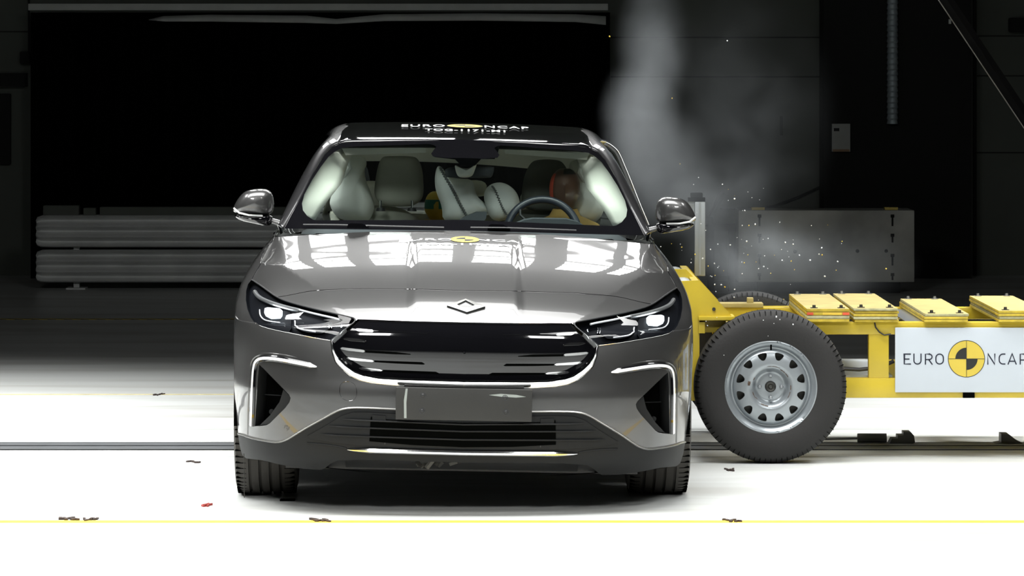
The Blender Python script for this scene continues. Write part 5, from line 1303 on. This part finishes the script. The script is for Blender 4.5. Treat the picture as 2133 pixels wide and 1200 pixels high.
# handle frame and cable behind the dust
ys = yr+.4
P = [W(a, b, ys) for a, b in ((1476, 455), (1485, 440), (1500, 410), (1508, 400))]
lv = empty('lever_stand', (W(1476, 0, ys).x, ys, 0), 0, 'dark lever on a low stand left of the grey plate block', 'stand')
o = MB().tube(P, [.02, .018, .028, .02], 8).build('lever', 'wall_dark', lv); o.location = -lv.location
x0, z0 = bg(1474, 480, ys); x1, z1 = bg(1531, 465, ys); o = MB().box(x0, x1, ys-.03, ys+.03, z0, z1).box(x0, x0+.05, ys-.03, ys+.03, 0, z0).box(x1-.05, x1, ys-.03, ys+.03, 0, z0).box(x0, x0+.04, ys-.02, ys+.02, z1, W(0, 452, ys).z).build('frame', 'wall_dark', lv); o.location = -lv.location
P = [W(a, b, yw-.03) for a, b in ((1500, 433), (1560, 436), (1610, 430), (1660, 412), (1712, 388))]
tag(MB().tube(P, .012, 6).build('wall_cable', 'wall_dark'), 'black cable sagging along the wall towards the column', 'cable')
x, z = bg(1628, 262, yw-.02); tag(MB().box(x-.01, x+.01, yw-.03, yw, z-.08, z+.08).build('wall_bracket', 'joint'), 'small dark upright bracket on the grey wall left of the column', 'bracket')

# ---- floor markings
k = 30
for (py, w_, m_) in ((1087, .075, 'line_yellow'), (822, .05, 'line_faint'), (665, .10, 'hazard_tape')):
    y = yrow(py); k += 1
    x0, x1 = (-9, 9) if m_ != 'hazard_tape' else (-9, 0.2)
    o = MB().box(-9, 9, y-w_/2, y+w_/2, 0, .0015).build('trim_%d' % k, m_, None, False); struct(o)
for py in (895, 952, 893):
    y = yrow(py); k += 1; struct(MB().box(-9, 9, y-.006, y+.006, 0, .001).build('trim_%d' % k, 'wall_grey', None, False))
# ---- guide rail sunk in the floor
yr0, yr1 = yrow(938), yrow(919)
gr = empty('guide_rail', (0, yr0, 0), 0, 'steel guide rail running across the floor under the car and trolley', 'rail')
for a, b, m_, h_ in ((0, .02, 'cloth_black', .002), (.02, .17, 'steel', .004), (.17, .21, 'cloth_black', .002), (.21, .37, 'steel', .004), (.37, .40, 'cloth_black', .002)):
    o = MB().box(-9, 9, yr0+a, yr0+b-.001, 0, h_).build('rail_strip', m_, gr, False); o.location = -gr.location
# towing hooks on the rail
yh = yr1-.12
def hook(pts, label, name='tow_hook'):
    P = [(W(a, b, yh).x, max(.004, W(a, b, yh).z)) for a, b in pts]; o = MB().prism(P, 'y', yh-.05, yh+.05).build(name, 'dark_steel'); tag(o, label, 'hook', 'hooks on the guide rail')
hook([(1851, 922), (1856, 912), (1868, 912), (1868, 905), (1880, 905), (1880, 898), (1895, 898), (1902, 906), (1904, 920), (1900, 924)], 'dark stepped hook at the end of the cylinder on the guide rail')
hook([(2070, 926), (2083, 920), (2083, 902), (2098, 902), (2116, 916), (2128, 926)], 'dark wedge hook on the guide rail at the right edge of the photo')
p, q = W(1786, 914, yh), W(1852, 913, yh); zc_ = max(.03, p.z)
tag(MB().lathe([(0, 0), (.02, 0), (.021, .004), (.021, q.x-p.x-.012), (0, q.x-p.x-.01)], (p.x, yh, .026), 'x', 20).build('tow_cylinder', 'dark_steel'), 'short dark cylinder lying on the guide rail before the stepped hook', 'cylinder')
tag(MB().tube([(W(1700, 0, yh).x, yh, .02), (p.x, yh, .024)], .006, 6).build('tow_rope', 'dark_steel'), 'thin tow cable running from the cylinder towards the wheel', 'cable')
# ---- scraps on the floor
rr = random.Random(11)
def scrap(px, py, w_, h_, m_, label, name='debris_scrap'):
    p = W(px, py, yrow(py)); s_ = FPX/(DCAM+p.y); mb = MB(); n = 6
    for i in range(n):
        x = p.x+(i/(n-1)-.5)*w_/s_; y = p.y+rr.uniform(-.04, .04); l = w_/s_/n*.6
        rot = Matrix.Translation((x, y, .004)) @ Matrix.Rotation(rr.uniform(-.6, .6), 4, 'Z'); mb.box(-l, l, -.02*h_, .02*h_, -.004, .002+.003*rr.random(), rot=rot)
    o = mb.build(name, m_, None, False); tag(o, label, 'debris', 'broken scraps on the floor'); return o
scrap(143, 1082, 34, 1, 'debris_dark', 'pale edged debris scrap on the yellow line, leftmost')
scrap(188, 1083, 26, 1, 'debris_dark', 'dark debris scrap on the yellow line, second from the left')
scrap(667, 1086, 32, 1, 'debris_dark', 'dark oval debris scrap on the yellow line below the car tyre')
scrap(1525, 1086, 32, .8, 'debris_dark', 'debris scrap on the yellow line in front of the trolley wheel')
scrap(430, 1054, 14, .8, 'debris_red', 'tiny reddish debris scrap on the floor left of the car')
scrap(331, 823, 16, .8, 'debris_dark', 'small dark debris scrap on the faint line behind the rail')
scrap(1520, 980, 14, .7, 'debris_dark', 'small dark debris scrap on the floor below the trolley wheel')
scrap(403, 963, 24, .6, 'debris_dark', 'small dark debris scrap on the floor just before the guide rail')
p = W(599, 1043, yrow(1043)); o = MB().box(p.x-.03, p.x+.03, p.y-.025, p.y+.025, 0, .006).build('rubber_block', 'cloth_black'); tag(o, 'small black rubber block on the floor before the left tyre', 'rubber block')
# ================================================================== SMOKE, DUST, FLYING GLASS
def smoke():
    m = bpy.data.materials.new('smoke'); m.use_nodes = True; nt = m.node_tree; N, L = nt.nodes, nt.links; N.remove(N['Principled BSDF']); out = N['Material Output']
    v = N.new('ShaderNodeVolumePrincipled'); v.inputs['Color'].default_value = (.82, .88, .92, 1); v.inputs['Anisotropy'].default_value = .1
    tc = N.new('ShaderNodeTexCoord')
    def blob(c, r):
        mp = N.new('ShaderNodeMapping'); mp.vector_type = 'TEXTURE'; mp.inputs['Location'].default_value = c; mp.inputs['Scale'].default_value = r; L.new(tc.outputs['Object'], mp.inputs[0])
        le = N.new('ShaderNodeVectorMath'); le.operation = 'LENGTH'; L.new(mp.outputs[0], le.inputs[0])
        mr = N.new('ShaderNodeMapRange'); mr.interpolation_type = 'SMOOTHSTEP'; mr.inputs['From Min'].default_value = 1; mr.inputs['From Max'].default_value = .1; mr.inputs['To Max'].default_value = 1; L.new(le.outputs['Value'], mr.inputs['Value']); return mr.outputs[0]
    tot = None
    for c, r, k in (((.60, 2.3, 1.50), (.22, .5, .36), 1.0), ((.66, 2.3, 1.86), (.20, .45, .40), .55), ((.70, 2.3, 1.25), (.30, .5, .34), .55), ((.98, 2.6, 1.1), (.34, .5, .30), .32), ((1.05, 2.7, 1.5), (.55, .5, .75), .10), ((1.15, 2.8, .83), (.42, .5, .26), .5), ((1.5, 2.9, .8), (.5, .4, .25), .16)):
        b = blob(c, r); ml = N.new('ShaderNodeMath'); ml.operation = 'MULTIPLY'; L.new(b, ml.inputs[0]); ml.inputs[1].default_value = k
        if tot is None: tot = ml.outputs[0]
        else: ad = N.new('ShaderNodeMath'); ad.operation = 'ADD'; L.new(tot, ad.inputs[0]); L.new(ml.outputs[0], ad.inputs[1]); tot = ad.outputs[0]
    nz = N.new('ShaderNodeTexNoise'); nz.inputs['Scale'].default_value = 4.2; nz.inputs['Detail'].default_value = 5; nz.inputs['Distortion'].default_value = .5; L.new(tc.outputs['Object'], nz.inputs['Vector'])
    mr = N.new('ShaderNodeMapRange'); mr.inputs['From Min'].default_value = .34; mr.inputs['From Max'].default_value = .66; L.new(nz.outputs['Fac'], mr.inputs['Value']); mr.inputs['To Min'].default_value = .1; mr.inputs['To Max'].default_value = 1.4
    a = N.new('ShaderNodeMath'); a.operation = 'MULTIPLY'; L.new(tot, a.inputs[0]); L.new(mr.outputs[0], a.inputs[1])
    b = N.new('ShaderNodeMath'); b.operation = 'MULTIPLY'; L.new(a.outputs[0], b.inputs[0]); b.inputs[1].default_value = SMOKE_D; L.new(b.outputs[0], v.inputs['Density'])
    L.new(v.outputs[0], out.inputs['Volume']); MATS['smoke'] = m
SMOKE_D = 1.7
smoke()
o = MB().box(.30, 2.0, 1.9, 3.3, .52, 2.35).build('smoke', 'smoke', None, False); tag(o, 'pale blue smoke and dust rising beside the roof and over the trolley', 'smoke', kind='stuff')
# glittering fragments thrown up by the impact
rr = random.Random(5); mb = MB()
pxs = [(1515, 85), (1400, 205), (1455, 370), (1530, 408), (1600, 497), (1613, 532), (1558, 400), (1707, 498), (1754, 503), (1648, 544), (1636, 505), (1655, 562), (1745, 545), (1497, 555), (1530, 603), (1438, 600), (1612, 674), (1617, 660), (1652, 676), (1600, 700), (1508, 740), (1480, 520), (1440, 540), (1470, 480), (1560, 470), (1415, 560), (1546, 470), (1480, 575), (1270, 76), (1690, 470), (1580, 560), (1846, 560), (1700, 620), (1420, 515)]
pxs += [(rr.gauss(1530, 90), rr.gauss(530, 60)) for _ in range(90)]
for a, b in pxs:
    y = rr.uniform(.9, 1.25) if b > 640 else rr.uniform(1.0, 3.2); p = W(a, b, y); r = rr.uniform(.0008, .0026); mm = 1 if rr.random() < .2 else 0
    rot = Matrix.Translation(p) @ Matrix.Rotation(rr.uniform(0, 3), 4, 'X') @ Matrix.Rotation(rr.uniform(0, 3), 4, 'Z'); mb.box(-r, r*1.4, -r, r, -r, r, mm, rot=rot)
o = mb.build('glass_fragments', ['white_vinyl', 'dummy_yellow'], None, False); tag(o, 'tiny glass and paint fragments flying above the trolley', 'fragments', kind='stuff')
